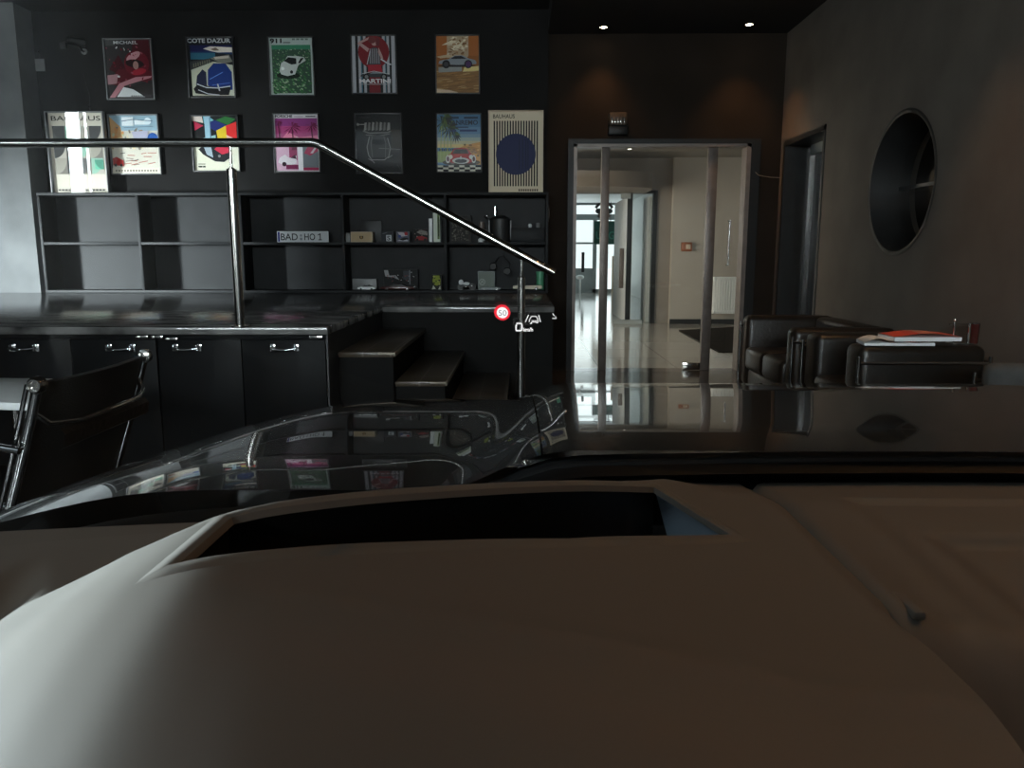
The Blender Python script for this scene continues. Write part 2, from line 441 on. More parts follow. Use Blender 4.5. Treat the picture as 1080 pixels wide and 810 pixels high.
st = thing('staircase', 'four dark tiled steps going down from the raised platform beside the steel handrail', 'stairs', (-.45, 5.4, 0))
xs = [-1.11, -.767, -.455, -.097, .24]; zs = [.714, .535, .36, .18]
for i in range(4):
    s_ = MB().box(xs[i], xs[i + 1] - .012, 4.72, 6.23, 0, zs[i] - .03, M['riser']).build('step', st)
    MB().box(xs[i], xs[i + 1] - .006, 4.70, 6.23, zs[i] - .03, zs[i], M['step'], .003).build('tread', s_)
    MB().box(xs[i + 1] - .006, xs[i + 1] + .004, 4.70, 6.23, zs[i] - .028, zs[i] + .001, M['nosing'], .002).box(xs[i + 1] - .10, xs[i + 1], 4.692, 4.70, zs[i] - .012, zs[i], M['nosing']).build('nosing', s_)

def handle(mb, x, z):
    y = 4.47
    for s in (-1, 1):
        mb.box(x + s * .068 - .016, x + s * .068 + .016, y - .006, y + .001, z - .022, z + .022, M['chrome'], .004)
        mb.cyl((x + s * .068, y, z), (x + s * .068, y - .028, z), .008, M['chrome'], 12)
        mb.ball((x + s * .068, y - .03, z + .012), .008, M['chrome']); mb.ball((x + s * .068, y - .03, z - .012), .008, M['chrome'])
    mb.tube([(x + t * .072, y - .032 - .010 * (1 - t * t), z - .008 * (1 - t * t)) for t in [k / 6 - 1 for k in range(13)]], .007, M['chrome'])
for (x0, x1, hs, lab) in ((-3.10, -2.105, (-2.868, -2.31), 'black two-door cupboard under the platform, behind the chrome and black office chair'),
                          (-2.10, -1.125, (-1.925, -1.362), 'black two-door cupboard under the platform, next to the steps')):
    cb = thing('cupboard', lab, 'cupboard', ((x0 + x1) / 2, 4.66, 0), 'cupboards under the platform')
    MB().box(x0, x1, 4.495, 4.85, .06, .84, M['cup']).box(x0 + .01, x1 - .01, 4.53, 4.85, 0, .06, M['black']).build('carcass', cb)
    xm = (x0 + x1) / 2
    for k, (a, b_) in enumerate(((x0 + .003, xm - .0025), (xm + .0025, x1 - .003))):
        d = MB().box(a, b_, 4.472, 4.494, .07, .815, M['cup'], .003).build('door', cb)
        hb = MB(); handle(hb, hs[k], .768); hb.build('handle', d)
    for x in ((x1 - .115, x1 - .03) if x0 < -3 else (x0 + .05, x1 - .09)):
        MB().box(x, x + .075, 4.462, 4.474, .823 if x != x0 + .05 else .812, .838 if x != x0 + .05 else .826, M['steel'], .002).build('catch_plate', cb)

# ------------------------------------------------------------------ handrail
hr = thing('handrail', 'brushed steel tube handrail on two posts along the platform edge and down the steps', 'handrail', (-1.61, 4.47, ZS))
pts = [(-6.2, 4.47, 1.905), (-1.16, 4.47, 1.908), (-1.13, 4.47, 1.903), (-1.10, 4.47, 1.888), (.185, 4.47, 1.195)]
MB().tube(pts, .0245, M['steel'], 20).build('rail', hr)
for x, z0, zt, ztop in ((-1.611, ZS, 1.765, 1.90), (0.0, 0.0, 1.17, 1.30), (-5.2, ZS, 1.765, 1.90)):
    p = MB().cyl((x, 4.47, z0), (x, 4.47, zt), .0275 if x < -.1 else .0215, M['steel'], 24).build('post', hr)
    MB().cyl((x, 4.47, zt), (x, 4.47, ztop - .015), .008, M['steel'], 12).cyl((x, 4.47, zt), (x, 4.47, zt + .008), .024, M['steel'], 20, .012).build('pin', p)
    f = MB().cyl((x, 4.47, z0), (x, 4.47, z0 + .008), .06, M['steel'], 28)
    for k in range(3): f.cyl((x + .045 * math.cos(k * 2.1 + .3), 4.47 + .045 * math.sin(k * 2.1 + .3), z0), (x + .045 * math.cos(k * 2.1 + .3), 4.47 + .045 * math.sin(k * 2.1 + .3), z0 + .016), .008, M['steel'], 8)
    f.build('foot_plate', p)

# ================================================================== SHELF UNIT
SY0, SY1 = 8.40, 8.745
XD = [-5.09, -4.045, -2.963, -1.886, -.803, .268]
ZM = 1.412; ZT = 1.925
su = thing('shelf_unit', 'long dark low shelf unit with two rows of five open compartments against the picture wall', 'shelf', (-2.4, 8.57, ZS))
t = .028
MB().box(XD[0] - t / 2, XD[5] + t / 2, SY0, SY1, ZT - t / 2, ZT + t / 2, M['shelf'], .002).build('top_board', su)
MB().box(XD[0] - t / 2, XD[5] + t / 2, SY0, SY1, ZS, ZS + t, M['shelf'], .002).build('bottom_board', su)
MB().box(XD[0], XD[5], SY1 - .055, SY1, ZS + t, ZT - t / 2, M['shelf']).build('back_panel', su)
for i, x in enumerate(XD):
    MB().box(x - t / 2, x + t / 2, SY0, SY1 - .055, ZS + t, ZT - t / 2, M['shelf'], .002).build('side_panel' if i in (0, 5) else 'divider', su)
for a, b_ in zip(XD, XD[1:]):
    MB().box(a + t / 2, b_ - t / 2, SY0 + .003, SY1 - .055, ZM - t / 2, ZM + t / 2, M['shelf'], .002).build('middle_board', su)
Z1, Z0 = ZM + t / 2, ZS + t      # standing heights of the two rows
ZTOP = ZT + t / 2

# ================================================================== POSTERS
def picture(px, label, art_fn, frame='frame', fw=.012, leaning=False, group=None, glazed=True, name='framed_poster'):
    Y = 8.71 if not leaning else 8.60
    p0 = ay(px[0], px[3], Y); p1 = ay(px[2], px[1], Y)
    # photograph's perspective: centre x from the mid points
    x0 = (ay(px[0], px[1], Y).x + ay(px[0], px[3], Y).x) / 2; x1 = (ay(px[2], px[1], Y).x + ay(px[2], px[3], Y).x) / 2
    z0, z1 = p0.z, p1.z
    if leaning: z0 = ZTOP
    yb = 8.749 if not leaning else 8.66
    root = thing(name, label, 'poster', ((x0 + x1) / 2, yb, z0), group)
    y0 = Y
    m = M[frame]
    MB().box(x0, x0 + fw, y0, yb, z0, z1, m, .002).box(x1 - fw, x1, y0, yb, z0, z1, m, .002).box(x0 + fw, x1 - fw, y0, yb, z0, z0 + fw, m, .002).box(x0 + fw, x1 - fw, y0, yb, z1 - fw, z1, m, .002).box(x0 + fw, x1 - fw, yb - .012, yb - .001, z0 + fw, z1 - fw, m).build('frame', root)
    A = Art(x1 - x0 - 2 * fw, z1 - z0 - 2 * fw); art_fn(A)
    A.build('print', (x0 + fw, yb - .013, z0 + fw), root, step=min(.00025, (yb - .013 - y0 - .009) / max(1, len(A.L))))
    if glazed: MB().box(x0 + fw, x1 - fw, y0 + .004, y0 + .007, z0 + fw, z1 - fw, M['poster_glass']).build('pane', root)
    return root

def car_side(A, c, x0, y0, w, h, glassc=(.08, .08, .1), wheel=(.05, .05, .05), hub=(.5, .5, .5)):
    P = lambda pts: [(x0 + w * a, y0 + h * b) for a, b in pts]
    A.poly(c, P([(0, .25), (.02, .5), (.12, .6), (.28, .68), (.42, .97), (.62, 1.0), (.80, .72), (.96, .58), (1, .4), (.99, .22), (.5, .15)]))
    A.poly(glassc, P([(.31, .68), (.43, .92), (.60, .94), (.74, .70)]))
    for cx in (.2, .78):
        A.oval(wheel, x0 + w * cx, y0 + h * .22, w * .105); A.oval(hub, x0 + w * cx, y0 + h * .22, w * .06)
def car_front(A, c, cx, y0, w, h, dark=(.06, .05, .05), pale=(.8, .78, .75)):
    P = lambda pts: [(cx + w * a, y0 + h * b) for a, b in pts]
    A.poly(c, P([(-.5, .12), (-.48, .5), (-.36, .62), (-.24, .95), (0, 1.0), (.24, .95), (.36, .62), (.48, .5), (.5, .12), (.4, .02), (-.4, .02)]))
    A.poly(dark, P([(-.30, .62), (-.21, .9), (.21, .9), (.30, .62)]))
    A.oval(pale, cx - w * .36, y0 + h * .42, w * .075); A.oval(pale, cx + w * .36, y0 + h * .42, w * .075)
    A.poly(dark, P([(-.24, .12), (-.2, .36), (.2, .36), (.24, .12)]))
    A.rect(dark, cx - w * .48, y0 - h * .06, cx - w * .32, y0 + h * .08); A.rect(dark, cx + w * .32, y0 - h * .06, cx + w * .48, y0 + h * .08)

def a_driver(A):
    rnd = random.Random(1)
    A.rect((.20, .19, .19), 0, 0, 1, 1)
    A.rect((.30, .30, .30), 0, .9, .22, 1)
    A.poly((.30, .05, .10), [(.62, 1), (.95, 1), (1, .55), (1, .38), (.55, .7)]); A.poly((.27, .04, .09), [(.05, .5), (.28, .75), (.42, .5), (.3, .4)])
    A.poly((.37, .06, .12), [(.0, .25), (.25, .5), (.75, .55), (1, .45), (1, .25), (.6, .33), (.3, .22)])
    A.oval((.44, .08, .15), .66, .60, .27, .22); A.oval((.85, .62, .64), .60, .72, .17, .06, rot=.5); A.oval((.15, .06, .08), .62, .60, .2, .07, rot=-.1)
    A.oval((.72, .55, .52), .64, .57, .06, .07); A.oval((.70, .14, .22), .70, .46, .16, .05, rot=.2)
    A.poly((.80, .55, .58), [(.02, .02), (.14, .02), (.36, .22), (.95, .36), (.97, .39), (.62, .37), (.25, .26)])
    A.poly((.70, .52, .54), [(.0, .40), (.24, .42), (.20, .26), (.0, .24)])
    A.poly((.16, .14, .14), [(.45, .2), (1, .33), (1, .06), (.7, .12)])
    A.poly((.92, .93, .93), [(.18, .03), (.34, .20), (.55, .16), (.80, .03)])
    for k in range(26): A.oval(rnd.choice([(.86, .84, .84), (.62, .30, .36), (.45, .06, .14)]), rnd.random(), .2 + .7 * rnd.random(), .012 + .025 * rnd.random(), .006 + .012 * rnd.random(), 10, rot=rnd.random() * 3)
    A.text((.86, .86, .86), 'MICHAEL', .2, .925, .72, .055)
    for k in range(9): A.rect((.3, .28, .3), .5 + k * .05, .035, .535 + k * .05, .055)

def a_azur(A):
    A.rect((.08, .09, .11), 0, 0, 1, 1)
    A.rect((.07, .09, .30), .05, .76, .98, .88); A.rect((.16, .38, .46), .05, .64, .6, .75); A.poly((.08, .20, .36), [(.05, .75), (.6, .75), (.98, .72), (.98, .77), (.05, .77)])
    A.poly((.90, .86, .80), [(.34, .82), (.5, .86), (.98, .84), (.98, .76), (.66, .755), (.5, .78)]); A.poly((.5, .42, .36), [(.5, .81), (.62, .84), (.7, .79), (.58, .785)])
    A.poly((.45, .44, .40), [(.48, .66), (.9, .72), (.98, .60), (.75, .56)]); A.poly((.75, .70, .64), [(.56, .68), (.9, .70), (.9, .66), (.6, .64)])
    A.poly((.20, .20, .20), [(.02, .60), (.5, .66), (.56, .56), (.02, .44)])
    for k in range(8): A.rect((.42, .40, .34), .10 + k * .05, .50 + k * .012, .125 + k * .05, .57 + k * .010)
    A.poly((.72, .72, .64), [(.05, .46), (.55, .60), (.98, .54), (.98, .02), (.05, .02)])
    A.poly((.05, .17, .42), [(.40, .20), (.42, .46), (.55, .57), (.82, .57), (.95, .42), (.95, .12), (.6, .10)]); A.poly((.10, .12, .22), [(.14, .20), (.17, .36), (.30, .47), (.38, .42), (.38, .18)])
    A.line((.35, .50, .78), [(.45, .30), (.75, .42)], .015); A.line((.3, .42, .7), [(.5, .2), (.9, .24)], .012)
    A.poly((.04, .04, .06), [(.08, .14), (.18, .22), (.6, .16), (.92, .18), (.86, .03), (.4, .03), (.12, .06)])
    A.line((.75, .76, .78), [(.16, .22), (.36, .16), (.62, .15), (.9, .18)], .02); A.line((.72, .73, .75), [(.18, .12), (.4, .05), (.65, .03)], .018); A.line((.7, .7, .7), [(.62, .22), (.66, .10)], .03)
    A.text((.80, .80, .80), 'COTE DAZUR', .0, .915, .96, .075, .03)

def a_green(A):
    rnd = random.Random(3)
    A.rect((.70, .74, .72), 0, 0, 1, 1); A.rect((.20, .31, .24), .05, .03, .95, .88)
    A.rect((.20, .48, .36), .05, .80, .95, .88)
    for k in range(330):
        v = .03 + .78 * rnd.random(); u = .06 + .88 * rnd.random(); s = .012 + .022 * (1 - v)
        g = rnd.random()
        A.oval((.16 + .48 * g * g, .30 + .38 * g, .20 + .38 * g * g), u, v, s, s * .45, 7, rot=-.5)
    A.oval((.05, .12, .07), .42, .34, .27, .06)
    A.poly((.74, .76, .74), [(.22, .42), (.27, .56), (.36, .60), (.42, .68), (.62, .68), (.80, .66), (.84, .60), (.66, .52), (.58, .36), (.40, .33), (.26, .36)])
    A.poly((.05, .07, .07), [(.34, .59), (.43, .66), (.62, .64), (.62, .54), (.50, .53)]); A.poly((.08, .09, .09), [(.66, .56), (.72, .64), (.80, .65), (.70, .55)])
    A.oval((.12, .13, .13), .50, .40, .035, .03); A.oval((.9, .92, .9), .30, .46, .04, .03)
    A.text((.04, .05, .05), '911', .03, .90, .30, .085, .04); A.rect((.1, .12, .12), .33, .905, .50, .92)
    for k in range(4): A.rect((.42, .46, .44), .54 + .1 * k, .955, .61 + .1 * k, .985)

def a_stripes(A):
    A.rect((.10, .11, .12), 0, 0, 1, 1)
    for a, b_ in ((.0, .075), (.14, .20), (.26, .32), (.70, .76), (.80, .86), (.91, 1)): A.rect((.70, .70, .72), a, 0, b_, 1)
    for a, b_ in ((.20, .23), (.76, .78)): A.rect((.25, .42, .48), a, 0, b_, 1)
    A.rect((.48, .10, .13), .38, 0, .64, .5); A.oval((.50, .10, .13), .50, .72, .36)
    # stylised standing figure
    sk = (.76, .60, .58)
    A.poly((.30, .28, .30), [(.36, .50), (.40, .72), (.46, .80), (.58, .80), (.64, .70), (.66, .50)])
    for k in range(5): A.rect((.62, .62, .64), .41 + k * .05, .52, .43 + k * .05, .78)
    A.poly(sk, [(.40, .78), (.18, .90), (.13, .87), (.36, .72)]); A.poly(sk, [(.16, .90), (.40, .98), (.42, .95), (.2, .87)])
    A.poly(sk, [(.62, .80), (.70, .66), (.72, .60), (.67, .60), (.60, .72)])
    A.oval(sk, .52, .89, .07, .06); A.oval((.45, .20, .20), .47, .93, .09, .06); A.oval((.42, .16, .18), .60, .90, .05, .08)
    A.poly((.68, .14, .2), [(.36, .50), (.66, .50), (.70, .36), (.36, .36)])
    A.line((.82, .82, .84), [(.34, .50), (.42, .74)], .015); A.line((.82, .82, .84), [(.66, .60), (.82, .52), (.90, .50)], .03)
    car_side(A, (.22, .24, .26), .18, .26, .70, .12, (.55, .58, .6))
    A.line((.8, .8, .8), [(.22, .34), (.5, .385), (.85, .33)], .012)
    A.text((.92, .90, .90), 'MARTINI', .15, .175, .88, .075, .03); A.rect((.8, .78, .78), .15, .15, .88, .158)

def a_desert(A):
    rnd = random.Random(5)
    A.rect((.58, .34, .12), 0, 0, 1, 1); A.rect((.66, .38, .14), 0, .66, 1, 1)
    A.poly((.72, .62, .50), [(.25, .62), (.25, 1), (.76, 1), (.76, .66), (.70, .60)]); A.poly((.90, .84, .72), [(.12, .84), (.35, .93), (.62, .90), (.72, .80), (.5, .78), (.32, .86)])
    for k in range(60): A.oval(rnd.choice([(.85, .78, .66), (.50, .36, .22), (.68, .54, .40), (.93, .88, .76)]), .27 + .46 * rnd.random(), .64 + .34 * rnd.random(), .02 + .04 * rnd.random(), .008 + .012 * rnd.random(), 8, rot=rnd.random() - .5)
    A.poly((.80, .70, .56), [(0, .64), (.3, .68), (.4, .64), (.1, .61)])
    A.rect((.56, .40, .22), 0, 0, 1, .48)
    for k in range(70): A.oval(rnd.choice([(.64, .46, .25), (.48, .33, .17), (.72, .56, .36)]), rnd.random(), .02 + .40 * rnd.random(), .06 + .1 * rnd.random(), .005 + .008 * rnd.random(), 8, rot=.2 * rnd.random())
    A.poly((.60, .60, .58), [(.05, .36), (.05, .45), (.6, .46), (.6, .38)]); A.poly((.93, .84, .56), [(.62, .37), (.66, .45), (1, .47), (1, .39)])
    A.oval((.12, .10, .10), .48, .475, .44, .02)
    car_side(A, (.55, .57, .60), .05, .46, .90, .20, (.10, .11, .13), (.06, .06, .07), (.22, .22, .24)); A.oval((.30, .16, .36), .755, .505, .07)
    A.poly((.85, .74, .62), [(0, 0), (0, .07), (.3, .05), (.5, .01), (.5, 0)])

def a_city(A):
    A.rect((.80, .77, .71), 0, 0, 1, 1)
    A.text((.13, .13, .13), 'BAUHAUS', .05, .905, .94, .06, .01)
    for i, y in enumerate((.64, .44, .24)):
        for j in range(4):
            x = .06 + j * .22; c = [(.33, .33, .32), (.55, .70, .62), (.62, .60, .55), (.25, .25, .25)][(i * 3 + j) % 4]
            A.rect((.70, .67, .62) if (i + j) % 2 else (.48, .46, .43), x, y, x + .22, y + .2)
            A.poly(c, [(x, y + .2)] + [(x + .22 * math.sin(math.radians(a)), y + .2 - .2 * (math.cos(math.radians(a)))) for a in range(0, 91, 10)])
    A.rect((.40, .72, .60), .78, .30, .94, .42); A.poly((.30, .55, .46), [(.94, .42)] + [(.94 - .16 * math.sin(math.radians(a)), .42 - .12 * math.cos(math.radians(a))) for a in range(0, 91, 10)])
    A.poly((.25, .25, .25), [(.06, .84), (.28, .84), (.28, .66)] + [(.28 - .22 * math.cos(math.radians(a)), .84 - .18 * math.sin(math.radians(a))) for a in range(80, -1, -10)])
    for k in range(14): A.rect((.25, .25, .25), .08 + k * .062, .03, .08 + k * .062 + .042, .05)

def a_pale(A):
    rnd = random.Random(9)
    A.rect((.86, .84, .78), 0, 0, 1, 1); A.rect((.62, .74, .80), .0, .74, 1, 1); A.poly((.84, .66, .46), [(0, .98), (.22, .8), (.26, .55), (0, .5)])
    for k in range(46): A.oval(rnd.choice([(.86, .60, .38), (.70, .58, .44), (.92, .86, .70), (.55, .52, .48), (.76, .78, .62)]), .02 + .65 * rnd.random(), .42 + .38 * rnd.random(), .02 + .03 * rnd.random(), .012 + .02 * rnd.random(), 8, rot=rnd.random() * 3)
    A.rect((.93, .96, .97), .26, .82, .50, .97); A.rect((.95, .98, .99), .52, .84, .78, .92); A.oval((.90, .95, .97), .80, .90, .07); A.line((.40, .50, .56), [(.26, .90), (.5, .93), (.9, .90)], .015); A.line((.45, .55, .6), [(.3, .79), (.9, .81)], .015)
    A.oval((.16, .36, .66), .88, .60, .11, .10); A.poly((.75, .74, .82), [(.45, .72), (.8, .74), (.74, .54), (.5, .56)])
    for k in range(16):
        y = .14 + .26 * rnd.random(); x = .06 + .7 * rnd.random()
        A.line(rnd.choice([(.35, .33, .32), (.55, .50, .46), (.70, .40, .34)]), [(x, y), (x + .10 + .1 * rnd.random(), y + .05 * (rnd.random() - .4))], .014)
    A.poly((.66, .16, .15), [(.02, .14), (.02, .26), (.10, .29), (.24, .22), (.24, .13)]); A.oval((.12, .12, .12), .07, .145, .03); A.oval((.12, .12, .12), .19, .145, .03)
    A.rect((.90, .87, .80), 0, 0, 1, .10)
    for k in range(15): A.rect((.35, .33, .3), .06 + k * .06, .035, .095 + k * .06, .06)

def a_cubes(A):
    A.rect((.86, .85, .77), 0, 0, 1, 1)
    A.rect((.08, .10, .10), 0, .46, 1, 1)
    A.poly((.84, .78, .74), [(0, 1), (.22, 1), (.24, .88), (.0, .92)]); A.poly((.45, .70, .74), [(.24, 1), (.36, 1), (.48, .93), (.26, .86)]); A.poly((.70, .16, .28), [(.02, .92), (.24, .83), (.04, .74)])
    A.poly((.10, .16, .42), [(.26, .86), (.5, .93), (.76, .84), (.52, .72)]); A.poly((.16, .42, .20), [(.52, .93), (.74, 1), (.96, .95), (.78, .84)])
    A.poly((.05, .05, .06), [(.04, .74), (.24, .83), (.24, .60), (.04, .66)]); A.poly((.86, .74, .16), [(.52, .74), (.74, .83), (.74, .60), (.55, .56)]); A.poly((.82, .15, .15), [(.74, .83), (.97, .90), (.97, .58), (.74, .66)])
    A.poly((.88, .72, .68), [(.74, .66), (.95, .58), (.74, .56)]); A.poly((.55, .72, .72), [(.2, .60), (.5, .66), (.5, .54), (.12, .54)])
    A.rect((.60, .74, .80), .27, .54, .40, 1); A.rect((.35, .46, .56), .38, .54, .40, .98)  # light-blue upright stripe: a window reflection painted into the print
    A.poly((.78, .77, .70), [(0, .54), (1, .56), (1, .46), (0, .40)])
    A.poly((.10, .11, .13), [(.10, .40), (.30, .50), (.78, .48), (.80, .24), (.66, .16), (.46, .17), (.20, .30)])
    A.poly((.76, .16, .26), [(.45, .40), (.60, .48), (.80, .46), (.80, .34), (.62, .30)]); A.poly((.62, .68, .72), [(.22, .46), (.38, .48), (.42, .24), (.28, .30)]); A.oval((.5, .5, .5), .56, .27, .03)
    A.rect((.35, .34, .3), .08, .115, .24, .13); A.rect((.22, .22, .2), .08, .06, .17, .09).rect((.22, .22, .2), .18, .06, .24, .09)

def a_pink(A):
    rnd = random.Random(12)
    A.rect((.78, .76, .77), 0, 0, 1, 1); A.rect((.66, .24, .46), .02, .48, .98, .935); A.rect((.52, .20, .46), .02, .80, .98, .935)
    A.text((.05, .05, .06), 'PORSCHE', .03, .945, .42, .05, .04)
    A.rect((.15, .12, .15), .72, .958, .94, .975); A.rect((.6, .55, .58), .46, .955, .66, .97)
    A.poly((.86, .44, .58), [(.05, .48), (.3, .70), (.55, .60), (.98, .64), (.98, .48)])
    for cx, cy, s in ((.40, .78, .22), (.84, .80, .17), (.10, .86, .10)):
        for k in range(11):
            a = k * 2 * PI / 11 + .2
            A.poly((.42, .06, .26), [(cx, cy + .01), (cx + s * math.cos(a), cy + s * .55 * math.sin(a) - .03), (cx + s * .6 * math.cos(a + .25), cy + s * .4 * math.sin(a + .25))])
        A.line((.36, .05, .22), [(cx, cy), (cx + .03, .5)], .03)
    A.poly((.88, .78, .82), [(.5, .50), (.5, .62), (.58, .56), (.6, .5)])
    A.rect((.84, .68, .76), .02, .02, .52, .46); A.rect((.58, .16, .34), .32, .20, .50, .46); A.rect((.40, .06, .22), .38, .38, .50, .46)
    A.poly((.90, .86, .88), [(.06, .16), (.10, .24), (.22, .30), (.32, .24), (.48, .28), (.48, .14), (.22, .10)]); A.poly((.30, .10, .20), [(.34, .24), (.46, .30), (.48, .22)]); A.oval((.20, .12, .16), .20, .13, .05)
    A.rect((.48, .12, .30), .24, .04, .52, .12)
    A.rect((.92, .90, .91), .52, .02, .63, .47)
    A.rect((.42, .44, .46), .63, .06, .98, .46); A.poly((.66, .18, .32), [(.66, .32), (.76, .46), (.98, .46), (.98, .36), (.80, .28)]); A.poly((.80, .70, .74), [(.80, .32), (.94, .46), (.98, .46), (.86, .32)])
    A.rect((.62, .12, .30), .63, .02, .98, .07)

def a_sketch(A):
    A.rect((.035, .035, .037), 0, 0, 1, 1)
    g = (.46, .45, .43); l = (.58, .57, .55)
    A.oval((.15, .15, .15), .2, .95, .14, .012)
    for k in range(7): A.poly(g if k % 2 else l, [(.18 + k * .085, .72), (.20 + k * .085, .86 + .02 * (3 - abs(k - 3)) / 3), (.25 + k * .085, .86), (.25 + k * .085, .74)])
    for k in range(6): A.rect((.1, .1, .1), .235 + k * .085, .74, .245 + k * .085, .84)
    A.line(l, [(.04, .83), (.2, .83)], .02); A.oval(l, .05, .83, .03)
    A.line(g, [(.16, .72), (.3, .68), (.7, .69), (.84, .73)], .03); A.line(g, [(.22, .65), (.5, .63), (.76, .67)], .02)
    A.poly((.22, .22, .215), [(.28, .60), (.36, .64), (.62, .64), (.70, .58), (.74, .40), (.72, .26), (.28, .26), (.24, .42)])
    A.poly((.05, .05, .05), [(.36, .50), (.37, .57), (.62, .57), (.64, .50), (.56, .48), (.44, .48)])
    A.line(l, [(.30, .62), (.24, .44), (.27, .30), (.34, .22), (.62, .22), (.72, .28), (.76, .42), (.70, .60)], .018); A.line(g, [(.36, .62), (.33, .5), (.36, .26)], .012); A.line(g, [(.62, .62), (.66, .5), (.64, .26)], .012)
    A.line(l, [(.26, .24), (.36, .20), (.40, .16)], .014); A.line(l, [(.70, .25), (.80, .30)], .014); A.line(g, [(.5, .42), (.98, .40)], .016)
    A.rect((.20, .17, .13), .78, .42, .99, .74)
    A.line((.25, .25, .25), [(.9, .14), (.98, .04)], .012)

def a_sanremo(A):
    rnd = random.Random(4)
    A.rect((.28, .46, .60), 0, 0, 1, 1)
    for k, c in enumerate([(.86, .76, .50), (.78, .74, .58), (.62, .68, .64), (.45, .58, .66), (.36, .52, .66)]): A.rect(c, 0, .42 + k * .06, 1, .54 + k * .06)
    A.poly((.82, .58, .26), [(.48, .40), (.62, .46), (.85, .50), (1, .52), (1, .12), (.4, .12)]); A.poly((.70, .48, .18), [(.6, .38), (.8, .44), (1, .40), (1, .3)])
    for k in range(26): A.oval(rnd.choice([(.55, .36, .14), (.88, .68, .36), (.40, .36, .18)]), .6 + .4 * rnd.random(), .28 + .2 * rnd.random(), .02 + .03 * rnd.random(), .01 + .012 * rnd.random(), 8)
    A.rect((.55, .62, .34), 0, .16, .36, .36)
    for x0, x1 in ((.06, .10), (.14, .18), (.22, .25), (.30, .33)):
        A.line((.62, .66, .42), [(x0, .2), (x1, .80)], .02)
    for cx, cy, s in ((.10, .86, .24), (.26, .78, .26), (.18, .94, .20), (.40, .64, .16)):
        for k in range(13):
            a = k * 2 * PI / 13
            A.poly(rnd.choice([(.10, .16, .10), (.22, .30, .12), (.34, .44, .16), (.07, .10, .08)]), [(cx, cy), (cx + s * math.cos(a), cy + .7 * s * math.sin(a) - .05), (cx + .55 * s * math.cos(a + .3), cy + .45 * s * math.sin(a + .3))])
    for k in range(7): A.rect((.10, .14, .08), .04 + .05 * k, .36, .07 + .05 * k, .40)
    A.text((.06, .12, .20), 'SANREMO', .27, .815, .94, .085, .02)
    for x, w in ((.3, .2), (.62, .32)): A.rect((.08, .15, .22), x, .925, x + w, .955)
    A.rect((.10, .18, .30), .42, .765, .72, .785); A.rect((.12, .22, .40), .34, .70, .44, .735); A.rect((.12, .22, .40), .52, .70, .92, .735)
    A.oval((.20, .16, .12), .55, .16, .44, .06)
    car_front(A, (.70, .10, .10), .54, .14, .66, .28, (.18, .08, .07), (.86, .84, .78)); A.oval((.82, .80, .76), .54, .19, .20, .055); A.oval((.12, .08, .08), .54, .185, .14, .035); A.oval((.85, .82, .78), .54, .24, .02, .03)
    A.oval((.85, .82, .78), .24, .22, .05, .07); A.oval((.85, .82, .78), .84, .22, .05, .07); A.oval((.3, .1, .1), .24, .22, .03, .045); A.oval((.3, .1, .1), .84, .22, .03, .045)
    A.rect((.88, .86, .80), 0, 0, 1, .11)
    for i in range(8):
        for j in range(3):
            if (i + j) % 2: A.rect((.06, .06, .06), i / 8, j * .037, (i + 1) / 8, (j + 1) * .037)

def a_circle(A):
    A.rect((.84, .78, .68), 0, 0, 1, 1)
    A.text((.16, .14, .13), 'BAUHAUS', .08, .915, .48, .05, .012)
    for k in range(17):
        x = .09 + k * .0495; A.rect((.10, .09, .10), x, .09, x + .026, .885)
    A.oval((.14, .16, .30), .5, .48, .37, n=64)
    for x in (.56, .62, .68, .72): A.rect((.10, .12, .22), x, .30, x + .012, .66)
    for k in range(9): A.rect((.25, .2, .16), .55 + k * .042, .028, .55 + k * .042 + .028, .055)

UPR, LWR = 'posters in the upper row', 'posters in the lower row'
picture((110, 40, 161, 105), 'framed poster of a red-helmeted racing driver, first in the upper row above a pale print', a_driver, 'grey_frame', group=UPR)
picture((197, 38, 247, 103), 'black framed poster of a blue vintage car by the sea titled COTE DAZUR', a_azur, group=UPR)
picture((283, 38, 331, 101), 'framed poster of a small white car in a green field', a_green, group=UPR)
picture((370, 36, 418, 99), 'striped red and silver framed poster with a posing woman over a red disc', a_stripes, group=UPR)
picture((459, 36, 506, 99), 'orange-brown framed desert poster with a silver sports car', a_desert, group=UPR)
picture((50, 117, 111, 202), 'large grey framed geometric print on the shelf top, washed out by window glare', a_city, 'grey_frame', leaning=True, group=LWR)
picture((115, 120, 168, 184), 'pale multicoloured framed street-race print, between the glaring print and the cube print', a_pale, 'grey_frame', group=LWR)
picture((202, 121, 252, 181), 'framed print of coloured cubes above a dark car on cream ground', a_cubes, group=LWR)
picture((288, 119, 337, 182), 'framed magenta poster with palm trees and small cars', a_pink, group=LWR)
picture((374, 119, 424, 183), 'black framed poster with a pale line drawing of a car', a_sketch, group=LWR)
picture((460, 119, 508, 182), 'colourful framed palm beach poster with a red car, lettered SANREMO', a_sanremo, group=LWR)
picture((515, 116, 573, 202), 'tall cream print with a blue disc over black stripes, standing on the shelf', a_circle, 'beige', .004, leaning=True, group=LWR, glazed=False)

